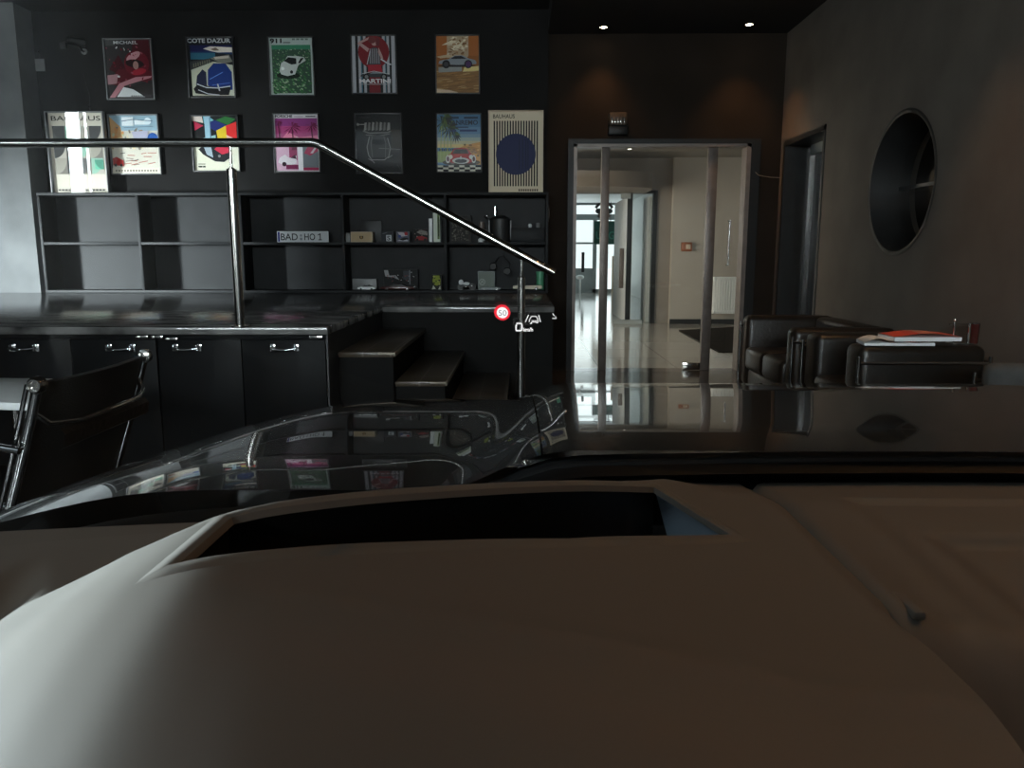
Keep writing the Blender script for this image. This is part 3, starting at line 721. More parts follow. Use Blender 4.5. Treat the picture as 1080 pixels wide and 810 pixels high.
# ================================================================== SMALL WALL ITEMS
tg = thing('hanging_tag', 'small pale grey tag hanging from a nail at the upper left of the picture wall', 'tag', (ay(41, 68, 8.75).x, 8.75, ay(41, 75, 8.75).z))
a, b_ = ay(37, 75, 8.74), ay(46.5, 62, 8.74)
MB().box(a.x, b_.x, 8.735, 8.748, a.z, b_.z, M['grey_frame'], .003).build('plate', tg)
q = ay(41, 55, 8.74)
MB().cyl((q.x, 8.75, q.z), (q.x, 8.728, q.z), .008, M['steel'], 10).build('nail', tg)
MB().tube([(q.x, 8.738, q.z), (q.x + .01, 8.738, (q.z + b_.z) / 2), (q.x, 8.738, b_.z - .01)], .003, M['black_metal'], 6).build('string', tg)
q = ay(78, 47, 8.7)
cm = thing('security_camera', 'small black bullet camera mounted high on the picture wall at the left', 'camera', (q.x, 8.75, q.z))
MB().cyl((q.x - .02, 8.60, q.z + .02), (q.x + .13, 8.69, q.z + .01), .04, M['black_metal'], 20).build('body', cm)
MB().cyl((q.x - .02, 8.60, q.z + .02), (q.x - .024, 8.5975, q.z + .02), .030, M['dkchrome'], 20).build('lens', cm)
MB().tube([(q.x + .07, 8.66, q.z), (q.x + .08, 8.70, q.z - .06), (q.x + .08, 8.748, q.z - .06)], .012, M['black_metal']).cyl((q.x + .08, 8.735, q.z - .06), (q.x + .08, 8.75, q.z - .06), .032, M['grey_frame'], 16).build('bracket', cm)
MB().box(q.x - .17, q.x - .10, 8.72, 8.75, q.z - .03, q.z + .03, M['black_metal'], .006).build('junction_box', cm)
w0, w1 = ay(88, 78, 8.74), ay(95, 116, 8.74)
wr = MB().tube([w0, (w0.x + .02, 8.742, w0.z * .7 + w1.z * .3), (w0.x + .05, 8.74, w0.z * .4 + w1.z * .6), w1], .004, M['black_metal'], 6).ball((w1.x, 8.735, w1.z + .03), .010, M['steel']).build('hanging_wire', loc=w1)
tag(wr, 'thin dark wire hanging on the wall above the glaring framed print', 'wire')
q = ay(578, 224, 8.4)
sw = thing('wall_switch', 'slim pale grey switch plate on the dark wall end right of the shelf unit', 'switch', (.300, 8.62, q.z))
MB().box(.280, .292, 8.58, 8.68, q.z - .085, q.z + .085, M['grey_frame'], .003).build('plate', sw)
MB().box(.290, .297, 8.605, 8.655, q.z - .05, q.z + .05, M['grey'], .002).build('rocker', sw)

q = ay(651, 131, 8.78)
al = thing('emergency_light', 'small brown wall box with a ribbed lens above the glass door', 'light', (q.x, YB, q.z - .11))
MB().box(q.x - .10, q.x + .11, 8.70, YB, q.z - .12, q.z - .02, M['trim_black'], .015).build('housing', al)
mbx = MB().box(q.x - .095, q.x + .095, 8.70, YB, q.z - .02, q.z + .11, mat('tan_plastic', (.055, .038, .024), .5, spec=.2), .012)
for k in range(5): mbx.box(q.x - .07 + k * .032, q.x - .06 + k * .032, 8.692, 8.705, q.z - .01, q.z + .06, M['dkchrome'], .002)
mbx.build('cover', al)
c0, c1 = ay(792, 177, 8.79), ay(832, 187, 8.75)
cb = MB().tube([(c0.x, 8.79, c0.z), (c0.x + .08, 8.77, c0.z - .08), (c0.x + .2, 8.75, c1.z), (2.79, 8.74, c1.z - .005)], .0045, M['nosing'], 6).build('loose_cable', loc=(c0.x, 8.79, c0.z))
tag(cb, 'thin loose cable drooping from the glass door frame to the right wall', 'cable')

def downlight(x, y, z, label, m, r=.055, group=None):
    d = thing('downlight', label, 'lamp', (x, y, z), group)
    MB().lathe((x, y, z), [(r * .8, .0), (r * .85, -.006), (r * 1.25, -.006), (r * 1.3, 0)], M['dkchrome']).build('trim_ring', d)
    MB().lathe((x, y, z), [(r * .8, -.001), (r * .5, -.006), (.004, -.008)], m).build('lamp_lens', d)
    return d

# ================================================================== GLASS DOOR TO THE CORRIDOR
dr = MB()
fm = M['doorframe']
dr.box(DX0, DX0 + .035, 8.78, 8.98, 0, DZ, fm).box(DX1 - .045, DX1, 8.78, 8.98, 0, DZ, fm).box(DX0, DX1, 8.78, 8.98, DZ - .03, DZ, fm)
dr.box(DX0 - .06, DX0, 8.775, 8.80, 0, DZ + .05, M['trim_black']).box(DX1, DX1 + .10, 8.775, 8.80, 0, DZ + .05, M['trim_black']).box(DX0, DX1, 8.775, 8.80, DZ, DZ + .05, M['trim_black'])
door = dr.build('door_1', loc=((DX0 + DX1) / 2, 8.9, 0)); door['kind'] = 'structure'
xa = ay(637, 260, 8.85).x; xb = ay(748, 260, 8.85).x
for x, w in ((xa, .045), (xb, .052)):
    MB().box(x - w, x + w, 8.83, 8.89, 0.0, DZ - .03, fm, .004).build('stile', door)
for x0, x1 in ((DX0 + .035, xa - .045), (xa + .045, xb - .052), (xb + .052, DX1 - .045)):
    MB().box(x0, x1, 8.855, 8.865, .02, DZ - .03, M['glass']).build('pane', door)
a = ay(720, 391, 8.84); MB().box(a.x, a.x + .19, 8.83, 8.89, .005, .085, M['steel'], .004).build('patch_lock', door)
hx = xb + .20
MB().tube([(hx, 8.85, 1.18), (hx, 8.79, 1.18), (hx, 8.79, 1.66), (hx, 8.85, 1.66)], .010, M['dkchrome'], 10).build('pull_handle', door)

# ------------------------------------------------------------------ corridor behind
CY = 15.0
sbox('corridor_floor', (-2.2, 7.0, 9.0, 27.6, -.2, 0), M['cfloor'])
sbox('corridor_ceiling', (-2.2, 7.0, 9.0, 15.3, 3.05, 3.2), M['cceil'])
OX0, OX1, OZ = .55, 2.50, 2.42     # opening in the far corridor wall
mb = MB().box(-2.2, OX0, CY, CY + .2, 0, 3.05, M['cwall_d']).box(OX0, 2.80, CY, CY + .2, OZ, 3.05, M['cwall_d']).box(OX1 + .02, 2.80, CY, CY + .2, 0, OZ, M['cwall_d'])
mb.build('corridor_wall_back')['kind'] = 'structure'
sbox('corridor_wall_pale', (2.80, 7.0, CY - .14, CY + .2, 0, 3.05), M['cwall'])
sbox('corridor_wall_right', (6.8, 7.0, 9.0, CY, 0, 3.05), M['cwall'])
sbox('corridor_wall_left', (-2.2, -2.0, 9.0, CY, 0, 3.05), M['cwall'])
sbox('baseboard_corridor', (2.80, 6.8, CY - .155, CY - .14, 0, .09), M['black'])
# curved bulkhead under the corridor ceiling
pl = []
z0b, z1b = ay(650, 197, 13.6).z, ay(650, 180, 13.6).z
xe = ay(695, 190, 13.6).x
pl = [(-2.0, 14.98), (-2.0, 13.55), (.6, 13.5), (1.6, 13.55), (xe - .25, 13.75), (xe - .06, 13.95), (xe, 14.3), (xe, 14.98)]
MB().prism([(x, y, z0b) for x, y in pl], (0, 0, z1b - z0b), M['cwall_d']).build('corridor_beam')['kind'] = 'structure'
# vestibule beyond
sbox('vestibule_ceiling', (-.4, 4.2, CY + .2, 27.6, 3.0, 3.1), M['white'])
sbox('vestibule_wall_right', (3.55, 3.7, CY + .2, 27.4, 0, 3.0), M['white'])
sbox('vestibule_wall_left', (-.4, -.25, CY + .2, 27.4, 0, 3.0), M['white'])
# opening frame: dark profiles
mb = MB().box(OX0, OX1, CY - .03, CY + .1, OZ, OZ + .05, M['black_metal']).box(OX1 - .05, OX1 + .03, CY - .03, CY + .1, 0, OZ + .05, M['black_metal'])
do = mb.build('door_3', loc=(OX1, CY, 0)); do['kind'] = 'structure'
xm = ay(664, 260, CY).x
MB().box(xm - .055, xm + .04, CY + .0, CY + .06, 0, OZ, M['black_metal']).build('stile', do)
MB().box(xm + .04, OX1 - .05, CY + .02, CY + .03, .0, OZ, M['glass']).build('pane', do)
MB().box(ay(655, 210, CY).x, xm, CY - .01, CY + .05, OZ - .10, OZ, M['grey']).build('closer', do)
a, b2 = ay(654, 304, CY - .1), ay(659, 262, CY - .1)
MB().box(a.x - .02, a.x + .06, CY - .10, CY - .05, a.z, b2.z, M['doorframe'], .004).box(a.x + .01, a.x + .03, CY - .06, CY + .02, a.z + .1, a.z + .13, M['doorframe']).box(a.x + .01, a.x + .03, CY - .06, CY + .02, b2.z - .13, b2.z - .1, M['doorframe']).build('pull_handle', do)
# folded-back white glazed leaf inside
mb = MB().box(2.02, 2.12, CY + .3, CY + 2.4, 0, 2.38, M['white']).box(2.42, 2.50, CY + .3, CY + 1.0, 0, 2.38, M['white'])
mb.build('vestibule_wall_partition')['kind'] = 'structure'
mb = MB().box(ay(655, 340, CY - .06).x - .15, xm + .25, CY - .16, CY - .02, 0, .07, M['grey'])
tag(mb.build('door_stop', loc=(xm, CY - .1, 0)), 'low grey door sill block at the foot of the corridor entrance', 'door stop')

# far glazed street front
YS = 27.0
def fx(u, v): return ay(u, v, YS)
zb = 0
mb = MB()
z1 = fx(620, 226).z; z2 = fx(620, 232).z; z3 = fx(620, 255).z
mb.box(-.3, 3.6, YS, YS + .12, z2, z1, M['grey']).box(-.3, 3.6, YS, YS + .1, 2.93, 3.0, M['grey'])
mb.box(-.3, fx(627, 240).x, YS, YS + .08, fx(610, 257.5).z, fx(610, 255.5).z, M['grey'])
mb.box(fx(625, 280).x, fx(629, 280).x, YS, YS + .1, 0, z2, M['grey'])
mb.box(fx(641, 280).x + .35, fx(647, 280).x + .35, YS, YS + .1, 0, z2, M['white'])
mb.box(-.3, 3.6, YS, YS + .1, 0, .12, M['grey'])
mb.box(-.3, fx(625, 280).x, YS + .02, YS + .06, .1, fx(610, 283).z, M['grey'])
ff = mb.build('window_5', loc=(1.6, YS, 0)); ff['kind'] = 'structure'
MB().box(-.3, 3.6, YS + .045, YS + .055, fx(610, 283).z, 3.0, M['glass']).build('pane', ff)
MB().box(fx(613, 280).x, fx(616, 280).x, YS - .12, YS - .08, fx(613, 287).z, fx(613, 266).z, M['black_metal']).build('pull_handle', ff)
# green hanging sign
s0, s1 = fx(624.5, 258), fx(648, 234)
sg = thing('hanging_sign', 'dark green square sign with faint letters hanging at the street entrance', 'sign', ((s0.x + s1.x) / 2, YS - .6, s0.z))
MB().box(s0.x, s1.x, YS - .64, YS - .60, s0.z, s1.z, M['green'], .004).build('board', sg)
for ch_, a0_, a1_ in (('U', .10, .32), ('G', .66, .90)):
    A = Art(s1.x - s0.x, s1.z - s0.z); A.text((.32, .55, .48), ch_, a0_, .22, a1_, .34); A.build('letter', (s0.x, YS - .642, s0.z), sg)
for rx in (s0.x + .2, s1.x - .2): MB().cyl((rx, YS - .62, s1.z), (rx, YS - .62, 3.0), .01, M['black_metal'], 8).build('rod', sg)
# eyes decal above
e0 = fx(637, 222)
ed = thing('glass_decal', 'dark printed decal of two eyes and brows on the glass above the green sign', 'decal', (e0.x, YS - .02, e0.z))
for s in (-1, 1):
    mb = MB(); pts = [(e0.x + s * (.06 + .22 * t), YS - .03, e0.z + .24 - .16 * t * t) for t in [k / 8 for k in range(9)]]
    mb.tube(pts, .045, M['black'], 8); mb.build('brow', ed)
    MB().ball((e0.x + s * .18, YS - .03, e0.z - .02), .10, M['black'], (1.1, .2, .9)).build('eye', ed)
    MB().ball((e0.x + s * .15, YS - .03, e0.z - .17), .06, M['doorframe'], (1.0, .2, 1.3)).build('eye_shadow', ed)
# wooden object on a sill far away
w0 = fx(641, 288); w1 = fx(645, 270)
op = MB().box(w0.x + .1, w1.x + .12, YS - .35, YS - .25, .0, w1.z, M['beige'], .01).build('cardboard_pillar', loc=(w0.x + .15, YS - .3, 0))
tag(op, 'narrow tan display stand by the bright street entrance', 'stand')
w2 = fx(608, 292)
vs = MB().ball((w2.x + .1, YS - .3, w2.z), .10, M['white'], (1.4, .6, .8)).cyl((w2.x + .1, YS - .3, 0), (w2.x + .1, YS - .3, w2.z), .03, M['white'], 10).build('white_flower_stand', loc=(w2.x + .1, YS - .3, 0))
tag(vs, 'small white object on a stem at the left of the street entrance', 'ornament')

# corridor things
q0, q1 = ay(718, 265, CY - .14), ay(729.5, 255.5, CY - .14)
fa = thing('fire_alarm_button', 'orange-red square wall box on the pale corridor wall', 'alarm', ((q0.x + q1.x) / 2, CY - .14, q0.z))
MB().box(q0.x, q1.x, CY - .2, CY - .14, q0.z, q1.z, M['orange'], .012).build('housing', fa)
MB().box(q0.x + .08, q1.x - .03, CY - .206, CY - .2, q0.z + .04, q1.z - .04, M['beige'], .003).build('cover', fa)
rd0, rd1 = ay(751.5, 331, 14.6), ay(777, 292, 14.6)
ra = thing('radiator', 'white column radiator low on the pale corridor wall behind the glass door', 'radiator', ((rd0.x + rd1.x) / 2, 14.75, 0))
nn = 9
for k in range(nn):
    x = rd0.x + (rd1.x - rd0.x) * (k + .5) / nn
    MB().tube([(x, 14.6, rd0.z + .04), (x, 14.6, rd1.z - .04)], .016, M['white'], 10).tube([(x, 14.7, rd0.z + .04), (x, 14.7, rd1.z - .04)], .016, M['white'], 10).box(x - .022, x + .022, 14.58, 14.72, rd1.z - .06, rd1.z, M['white'], .01).box(x - .022, x + .022, 14.58, 14.72, rd0.z, rd0.z + .06, M['white'], .01).build('column', ra)
MB().cyl((rd1.x - .02, 14.57, rd1.z - .10), (rd1.x + .07, 14.57, rd1.z - .10), .03, M['white'], 14).build('valve', ra)
for rx in (rd0.x + .06, rd1.x - .06): MB().cyl((rx, 14.70, (rd0.z + rd1.z) / 2), (rx, 14.86, (rd0.z + rd1.z) / 2), .014, M['white'], 10).build('wall_bracket', ra)
mt = MB().prism([(*az(716, 349, 0).xy, .002), (*az(758, 372, 0).xy, .002), (*az(800, 372, 0).xy, .002), (*az(800, 344, 0).xy, .002)], (0, 0, .012), M['riser']).build('floor_mat', loc=(*az(760, 358, 0).xy, 0))
tag(mt, 'dark floor mat on the corridor tiles below the radiator', 'mat')
for u, v in ((624, 173), (650.5, 174), (664, 157)):
    p = az(u, v, 3.05); downlight(p.x, p.y, 3.05, {624: 'small lit downlight in the corridor ceiling, leftmost of three behind the glass door', 650.5: 'small lit downlight in the corridor ceiling, middle of three behind the glass door', 664: 'lit corridor downlight nearest the glass door, just under its top frame'}[u], M['lamp_c'], .05, 'corridor downlights')

# ================================================================== THINGS ON THE SHELVES
def on(u0, u1, vtop, row, Y=8.46):
    """x range, top height for an item standing on row at depth Y"""
    z = Z1 if row else Z0
    a = ay(u0, 260 if row else 310, Y); b = ay(u1, 260 if row else 310, Y); tp = ay((u0 + u1) / 2, vtop, Y)
    return a.x, b.x, z, max(tp.z, z + .03)

# licence plate
x0, x1, z, zt = on(293, 347, 244, 1)
pt = thing('licence_plate', 'white car number plate reading BAD HO 1 leaning in the third compartment', 'number plate', ((x0 + x1) / 2, 8.46, z))
MB().box(x0, x1, 8.455, 8.463, z, zt, M['white'], .003).build('plate', pt)
A = Art(x1 - x0, zt - z)
A.rect((.80, .81, .82), .012, .05, .988, .95); A.rect((.10, .16, .45), .012, .05, .05, .95)
A.text((.04, .04, .05), 'BAD', .07, .18, .40, .62, .01); A.text((.04, .04, .05), 'HO', .53, .18, .74, .62, .01); A.poly((.04, .04, .05), [(.83, .26), (.83, .70), (.80, .62), (.79, .68), (.83, .80), (.848, .80), (.848, .26), (.87, .26), (.87, .18), (.80, .18), (.80, .26)])
A.oval((.55, .57, .60), .465, .62, .022, .11); A.oval((.50, .54, .56), .465, .30, .024, .13)
A.build('lettering', (x0, 8.4545, z), pt)

def card(name, label, cat, u0, u1, vt, row, fn, depth=.06, Y=8.46, base='black', group=None, part='print'):
    x0, x1, z, zt = on(u0, u1, vt, row, Y)
    r = thing(name, label, cat, ((x0 + x1) / 2, Y + depth / 2, z), group)
    MB().box(x0, x1, Y, Y + depth, z, zt, M[base], .004).build('body', r)
    if fn:
        A = Art(x1 - x0 - .012, zt - z - .012); fn(A); A.build(part, (x0 + .006, Y - .0006, z + .006), r)
    return r

def f_beige(A):
    A.rect((.72, .63, .50), 0, 0, 1, 1); A.poly((.16, .13, .10), [(.41, .62), (.59, .62), (.59, .36), (.5, .26), (.41, .36)]); A.poly((.6, .48, .3), [(.45, .58), (.55, .58), (.55, .38), (.5, .32), (.45, .38)])
card('gift_box', 'beige box with a small dark crest in the fourth compartment', 'box', 370, 393, 244.5, 1, f_beige, .14, base='beige')
card('small_box', 'small dark grey box squeezed between the divider and the beige crest box', 'box', 364, 369.4, 245.5, 1, None, .10, 8.48, 'grey_frame')
card('black_folder', 'plain black folder leaning behind the beige crest box', 'folder', 381, 403, 233, 1, None, .02, 8.66, 'black')
def f_s(A):
    A.rect((.16, .17, .19), 0, 0, 1, 1); A.rect((.78, .79, .80), .40, .05, .86, .68); A.text((.15, .15, .17), 'S', .48, .12, .76, .48, .02); A.line((.4, .4, .42), [(.1, .8), (.5, .95)], .05)
card('logo_box', 'dark box with a white square bearing an S, beside the beige box', 'box', 402, 415.5, 244, 1, f_s, .10, base='frame')
def f_ph(A):
    A.rect((.32, .34, .40), 0, 0, 1, 1); A.poly((.72, .70, .72), [(.1, .95), (.55, .95), (.9, .6), (.3, .5)]); A.oval((.62, .16, .18), .78, .82, .14); A.poly((.75, .74, .76), [(.05, .1), (.5, .3), (.95, .14), (.9, .04)]); A.oval((.20, .26, .50), .25, .55, .12); A.poly((.06, .06, .07), [(.2, .2), (.6, .42), (.95, .38), (.95, .25), (.5, .1)])
card('photo_box', 'small box printed with a racing photo, right of the S box', 'box', 418, 432, 244, 1, f_ph, .10, base='grey_frame')
def f_rd(A):
    rnd = random.Random(2); A.rect((.10, .09, .09), 0, 0, 1, 1)
    A.poly((.52, .50, .48), [(.2, .75), (.5, .95), (.95, .8), (.98, .5), (.5, .58)]); A.poly((.55, .12, .14), [(.1, .12), (.25, .42), (.6, .45), (.95, .30), (.9, .10)]); A.oval((.06, .06, .06), .25, .16, .09); A.oval((.06, .06, .06), .8, .16, .09)
    for k in range(16): A.oval(rnd.choice([(.6, .56, .52), (.36, .10, .12), (.3, .3, .3)]), rnd.random(), .4 + .6 * rnd.random(), .04, .03, 8, rot=rnd.random() * 3)
card('picture_box', 'black display box with a red car picture beside two upright books', 'box', 436, 452, 241, 1, f_rd, .10, base='black')
for (u0, u1, vt, c, lab) in ((452.5, 456.6, 230.5, 'white', 'short white book standing left of the taller green-white one'), (457.2, 464.5, 224.5, 'white', 'tall white and green book standing against the fourth divider')):
    x0, x1, z, zt = on(u0, u1, vt, 1, 8.45)
    bk = thing('book', lab, 'book', ((x0 + x1) / 2, 8.53, z), 'books in the fourth compartment')
    MB().box(x0 + .002, x1 - .002, 8.458, 8.60, z, zt - .004, M['beige']).build('pages', bk)
    mb = MB().box(x0, x0 + .003, 8.45, 8.605, z, zt, M['white']).box(x1 - .003, x1, 8.45, 8.605, z, zt, M['white']).box(x0, x1, 8.45, 8.456, z, zt, M['white'])
    mb.build('cover', bk)
    if u0 > 457:
        A = Art(x1 - x0, zt - z); A.rect((.82, .84, .78), 0, 0, 1, 1).rect((.34, .42, .22), .60, .1, .92, .95).rect((.1, .12, .08), .70, .2, .84, .85); A.build('spine_print', (x0, 8.4495, z), bk)
# fifth compartment, upper row
def f_orn(A):
    rnd = random.Random(8); A.rect((.13, .12, .11), 0, 0, 1, 1)
    for k in range(90): A.oval(rnd.choice([(.32, .30, .27), (.22, .20, .18), (.42, .40, .36)]), .06 + .88 * rnd.random(), .05 + .65 * rnd.random(), .02 + .03 * rnd.random(), .015 + .025 * rnd.random(), 7, rot=rnd.random() * 3)
    A.rect((.20, .18, .16), .1, .76, .9, .92)
card('carved_plaque', 'dark ornate relief plaque standing at the left of the fifth compartment', 'plaque', 475, 497, 227, 1, f_orn, .03, 8.55, 'black', part='relief')
x0, x1, z, zt = on(502, 513, 251.5, 1, 8.46)
fg = MB().ball((x0 + .05, 8.47, z + .022), .024, M['white'], (1.2, 1, .9)).ball((x0 + .085, 8.47, z + .03), .014, M['white']).cyl((x0 + .05, 8.47, z), (x0 + .05, 8.47, z + .006), .03, M['white'], 14).build('white_figurine', loc=(x0 + .05, 8.47, z))
tag(fg, 'tiny white figurine at the front edge of the fifth compartment', 'figurine')
x0, x1, z, zt = on(505, 511, 234, 1, 8.5)
vz = thing('goblet', 'small brown goblet standing left of the black canister', 'cup', ((x0 + x1) / 2, 8.5, z))
xc = (x0 + x1) / 2
MB().lathe((xc, 8.5, z), [(.03, 0), (.028, .008), (.008, .02), (.008, .07), (.02, .09), (.03, .12), (.032, zt - z), (.026, zt - z), (.02, .12)], M['doorframe']).build('bowl', vz)
MB().cyl((xc, 8.5, z), (xc, 8.5, z + .01), .036, M['doorframe'], 20).build('foot', vz)
x0, x1, z, zt = on(516, 539, 227, 1, 8.56)
cn = thing('ice_bucket', 'large black cylindrical canister with chrome bottle neck on top, in the fifth compartment', 'canister', ((x0 + x1) / 2, 8.58, z))
xc = (x0 + x1) / 2; R_ = (x1 - x0) / 2; h = zt - z
MB().lathe((xc, 8.58, z), [(R_ * .92, 0), (R_ * .95, .01), (R_, h * .8), (R_ * .97, h * .86), (R_ * .5, h * .97), (R_ * .3, h)], M['black']).build('body', cn)
MB().cyl((xc - R_ * .45, 8.58, z + h * .97), (xc - R_ * .45, 8.58, z + h + .09), .016, M['chrome'], 16).build('neck', cn)
MB().tube([(xc - R_ * 1.0, 8.54, z + h * .80), (xc - R_ * 1.12, 8.53, z + h * .92), (xc - R_ * 1.25, 8.53, z + h * .98)], .011, M['chrome']).ball((xc - R_ * 1.4, 8.53, z + h * .95), .013, M['chrome']).build('tap', cn)
for s in (-1, 1): MB().box(xc + s * R_ * .98 - .008, xc + s * R_ * .98 + .008, 8.50, 8.515, z + .02, z + h * .8, M['grey_frame'], .003).build('strap', cn)
x0, x1, z, zt = on(539, 574.5, 240, 1, 8.44)
bx = thing('storage_box', 'plain dark drawer box at the right end of the shelf row', 'box', ((x0 + x1) / 2, 8.55, z))
MB().box(x0, x1, 8.445, 8.68, z, zt, M['shelf'], .003).build('body', bx)
MB().box(x0 + .008, x1 - .008, 8.438, 8.446, z + .008, zt - .012, M['shelf'], .002).build('front_panel', bx)
ztb = zt
q = ay(559, 238, 8.5)
f1 = MB().ball((q.x, 8.5, ztb + .022), .022, M['white']).ball((q.x + .024, 8.5, ztb + .030), .012, M['black']).cyl((q.x, 8.5, ztb), (q.x, 8.5, ztb + .008), .018, M['white'], 12).build('ball_ornament', loc=(q.x, 8.5, ztb))
tag(f1, 'little round white ornament on top of the drawer box', 'ornament')
q = ay(567.5, 238, 8.5)
f2 = MB().lathe((q.x, 8.5, ztb), [(.018, 0), (.02, .004), (.021, .05), (.017, .052), (.016, .01)], M['grey_frame']).build('small_cup', loc=(q.x, 8.5, ztb))
tag(f2, 'little grey cup on top of the drawer box', 'cup')

# model cars
def model_car(name, label, u0, u1, vt, Y, col, row=0, open_top=False, group=None, pickup=False):
    x0, x1, z, zt = on(u0, u1, vt, row, Y)
    L = x1 - x0; H = max(zt - z, .05); W = L * .42
    r = thing(name, label, 'model car', ((x0 + x1) / 2, Y + W / 2, z), group)
    P = lambda pts: [(x0 + L * a, Y, z + H * b) for a, b in pts]
    prof = [(0, .25), (.01, .5), (.10, .60), (.27, .64), (.73, .64), (.95, .58), (1, .42), (.99, .22), (.86, .16), (.14, .16)]
    if pickup: prof = [(0, .22), (0, .55), (.08, .60), (.30, .62), (.30, .60), (.98, .62), (1, .5), (1, .22), (.86, .16), (.14, .16)]
    MB().prism(P(prof), (0, W, 0), col, .003).build('body', r)
    cab = [(.26, .62), (.40, .97), (.62, 1.0), (.78, .62)] if not pickup else [(.16, .6), (.24, .97), (.42, 1.0), (.46, .6)]
    y1 = Y + W * .10
    cabp = [(x0 + L * a, y1, z + H * b) for a, b in cab]
    if not open_top: MB().prism(cabp, (0, W * .8, 0), M['black'] , .003).box(x0 + L * (cab[1][0] + .02), x0 + L * (cab[2][0] - .02), y1 + .002, y1 + W * .8 - .002, z + H * .94, z + H * 1.0, col, .002).build('cabin', r)
    else: MB().box(x0 + L * .34, x0 + L * .36, y1, y1 + W * .8, z + H * .6, z + H * .92, M['glass']).build('screen', r)
    for a in (.2, .79):
        for yy in (Y - .002, Y + W - .012):
            w = MB().cyl((x0 + L * a, yy, z + H * .2), (x0 + L * a, yy + .014, z + H * .2), H * .2, M['black'], 18).cyl((x0 + L * a, yy - .001, z + H * .2), (x0 + L * a, yy + .015, z + H * .2), H * .11, M['chrome'], 14)
            w.build('wheel', r)
    for k in (.1, .75): MB().box(x1 - L * .02, x1 + .001, Y + W * k, Y + W * (k + .15), z + H * .4, z + H * .5, M['chrome']).build('headlight', r)
    return r
card('display_case', 'dark grey display case behind the small white model car', 'box', 372, 397.5, 294, 0, None, .07, 8.60, 'grey_frame')
model_car('model_car', 'small white model sports car in front of the dark grey case', 377, 396, 300.5, 8.44, M['white'], group='model cars on the bottom shelf')
def f_blk(A):
    rnd = random.Random(6); A.rect((.05, .05, .055), 0, 0, 1, 1)
    A.poly((.60, .60, .60), [(.0, .98), (.12, .98), (.16, .70), (.35, .72), (.46, .48), (.30, .60), (.04, .66)]); A.rect((.22, .23, .25), .58, .5, .76, .95); A.rect((.45, .46, .48), .76, .25, .79, .98)
    for k in range(26): A.oval(rnd.choice([(.66, .66, .66), (.30, .30, .32), (.44, .22, .20)]), rnd.random(), .05 + .9 * rnd.random(), .01 + .025 * rnd.random(), .008 + .02 * rnd.random(), 7, rot=rnd.random() * 3)
card('product_box', 'large black box with silver graphics behind the dark model car', 'box', 405, 441, 284, 0, f_blk, .10, 8.58, 'black')
model_car('model_car', 'dark red-black model car in front of the black silver-printed box', 401, 437, 299.5, 8.43, mat('dark_red_lacquer', (.05, .012, .010), .2), group='model cars on the bottom shelf')
def f_grn(A):
    rnd = random.Random(21); A.rect((.10, .11, .08), 0, 0, 1, 1); A.oval((.52, .56, .18), .54, .62, .40, .34); A.rect((.52, .56, .18), .25, .75, .85, .97)
    for k in range(9): A.oval(rnd.choice([(.12, .14, .08), (.30, .33, .12), (.66, .68, .34)]), .25 + .6 * rnd.random(), .35 + .55 * rnd.random(), .04 + .08 * rnd.random(), .02 + .05 * rnd.random(), 9, rot=rnd.random() * 3)
    A.poly((.75, .75, .70), [(.05, .02), (.2, .3), (.45, .06)]); A.poly((.75, .75, .70), [(.7, .02), (.9, .28), (.95, .03)])
card('printed_tin', 'upright tin printed in yellow-green and black at the end of the fourth lower compartment', 'tin', 454.5, 466, 289.5, 0, f_grn, .08, 8.46, 'black')
# fifth compartment, lower row
x0, x1, z, zt = on(481, 502, 297, 0, 8.44)
mc = thing('model_motorcycle', 'white and black model motorcycle at the left of the fifth lower compartment', 'model motorcycle', ((x0 + x1) / 2, 8.47, z))
L = x1 - x0
for a in (.22, .82):
    MB().lathe((x0 + L * a, 8.47, z + .035), [(.022, -.006), (.034, -.006), (.036, 0), (.034, .006), (.022, .006)], M['black'], 20, 'Y').lathe((x0 + L * a, 8.47, z + .035), [(.003, -.003), (.022, -.004), (.022, .004), (.003, .003)], M['chrome'], 16, 'Y').build('wheel', mc)
MB().tube([(x0 + L * .22, 8.47, z + .035), (x0 + L * .38, 8.47, z + .085), (x0 + L * .80, 8.47, z + .06), (x0 + L * .82, 8.47, z + .035)], .007, M['dkchrome']).build('frame', mc)
MB().ball((x0 + L * .5, 8.47, z + .07), .022, M['white'], (1.9, .7, .8)).build('tank', mc)
MB().ball((x0 + L * .25, 8.465, z + .085), .026, M['white'], (1.0, .6, 1.1)).build('fairing', mc)
MB().ball((x0 + L * .5, 8.47, z + .035), .02, M['dkchrome'], (1.6, .7, .8)).build('engine', mc)
MB().box(x0 - .01, x1 + .02, 8.45, 8.50, z, z + .004, M['black']).build('base', mc)
def f_gry(A):
    A.rect((.47, .50, .47), 0, 0, 1, 1); A.oval((.66, .69, .65), .24, .42, .20); A.oval((.47, .50, .47), .24, .42, .15); A.line((.66, .69, .65), [(.14, .34), (.32, .52)], .05); A.line((.66, .69, .65), [(.18, .5), (.34, .36)], .05)
card('logo_case', 'pale grey-green box with a ring emblem in the fifth lower compartment', 'box', 504, 522, 286, 0, f_gry, .08, 8.56, 'grey')
model_car('model_car', 'pale grey-green model car parked in front of the ring emblem box', 507, 528, 302.5, 8.43, M['grey'], open_top=True, group='model cars on the bottom shelf')
model_car('model_car', 'cream model pickup behind the second steel handrail post', 541, 572, 298, 8.45, mat('cream_lacquer', (.70, .62, .48), .3), pickup=True, group='model cars on the bottom shelf')
x0, x1, z, zt = on(565.5, 573.5, 286.5, 0, 8.60)
gc = thing('green_candle', 'green cylindrical jar behind the cream model pickup', 'jar', ((x0 + x1) / 2, 8.62, z))
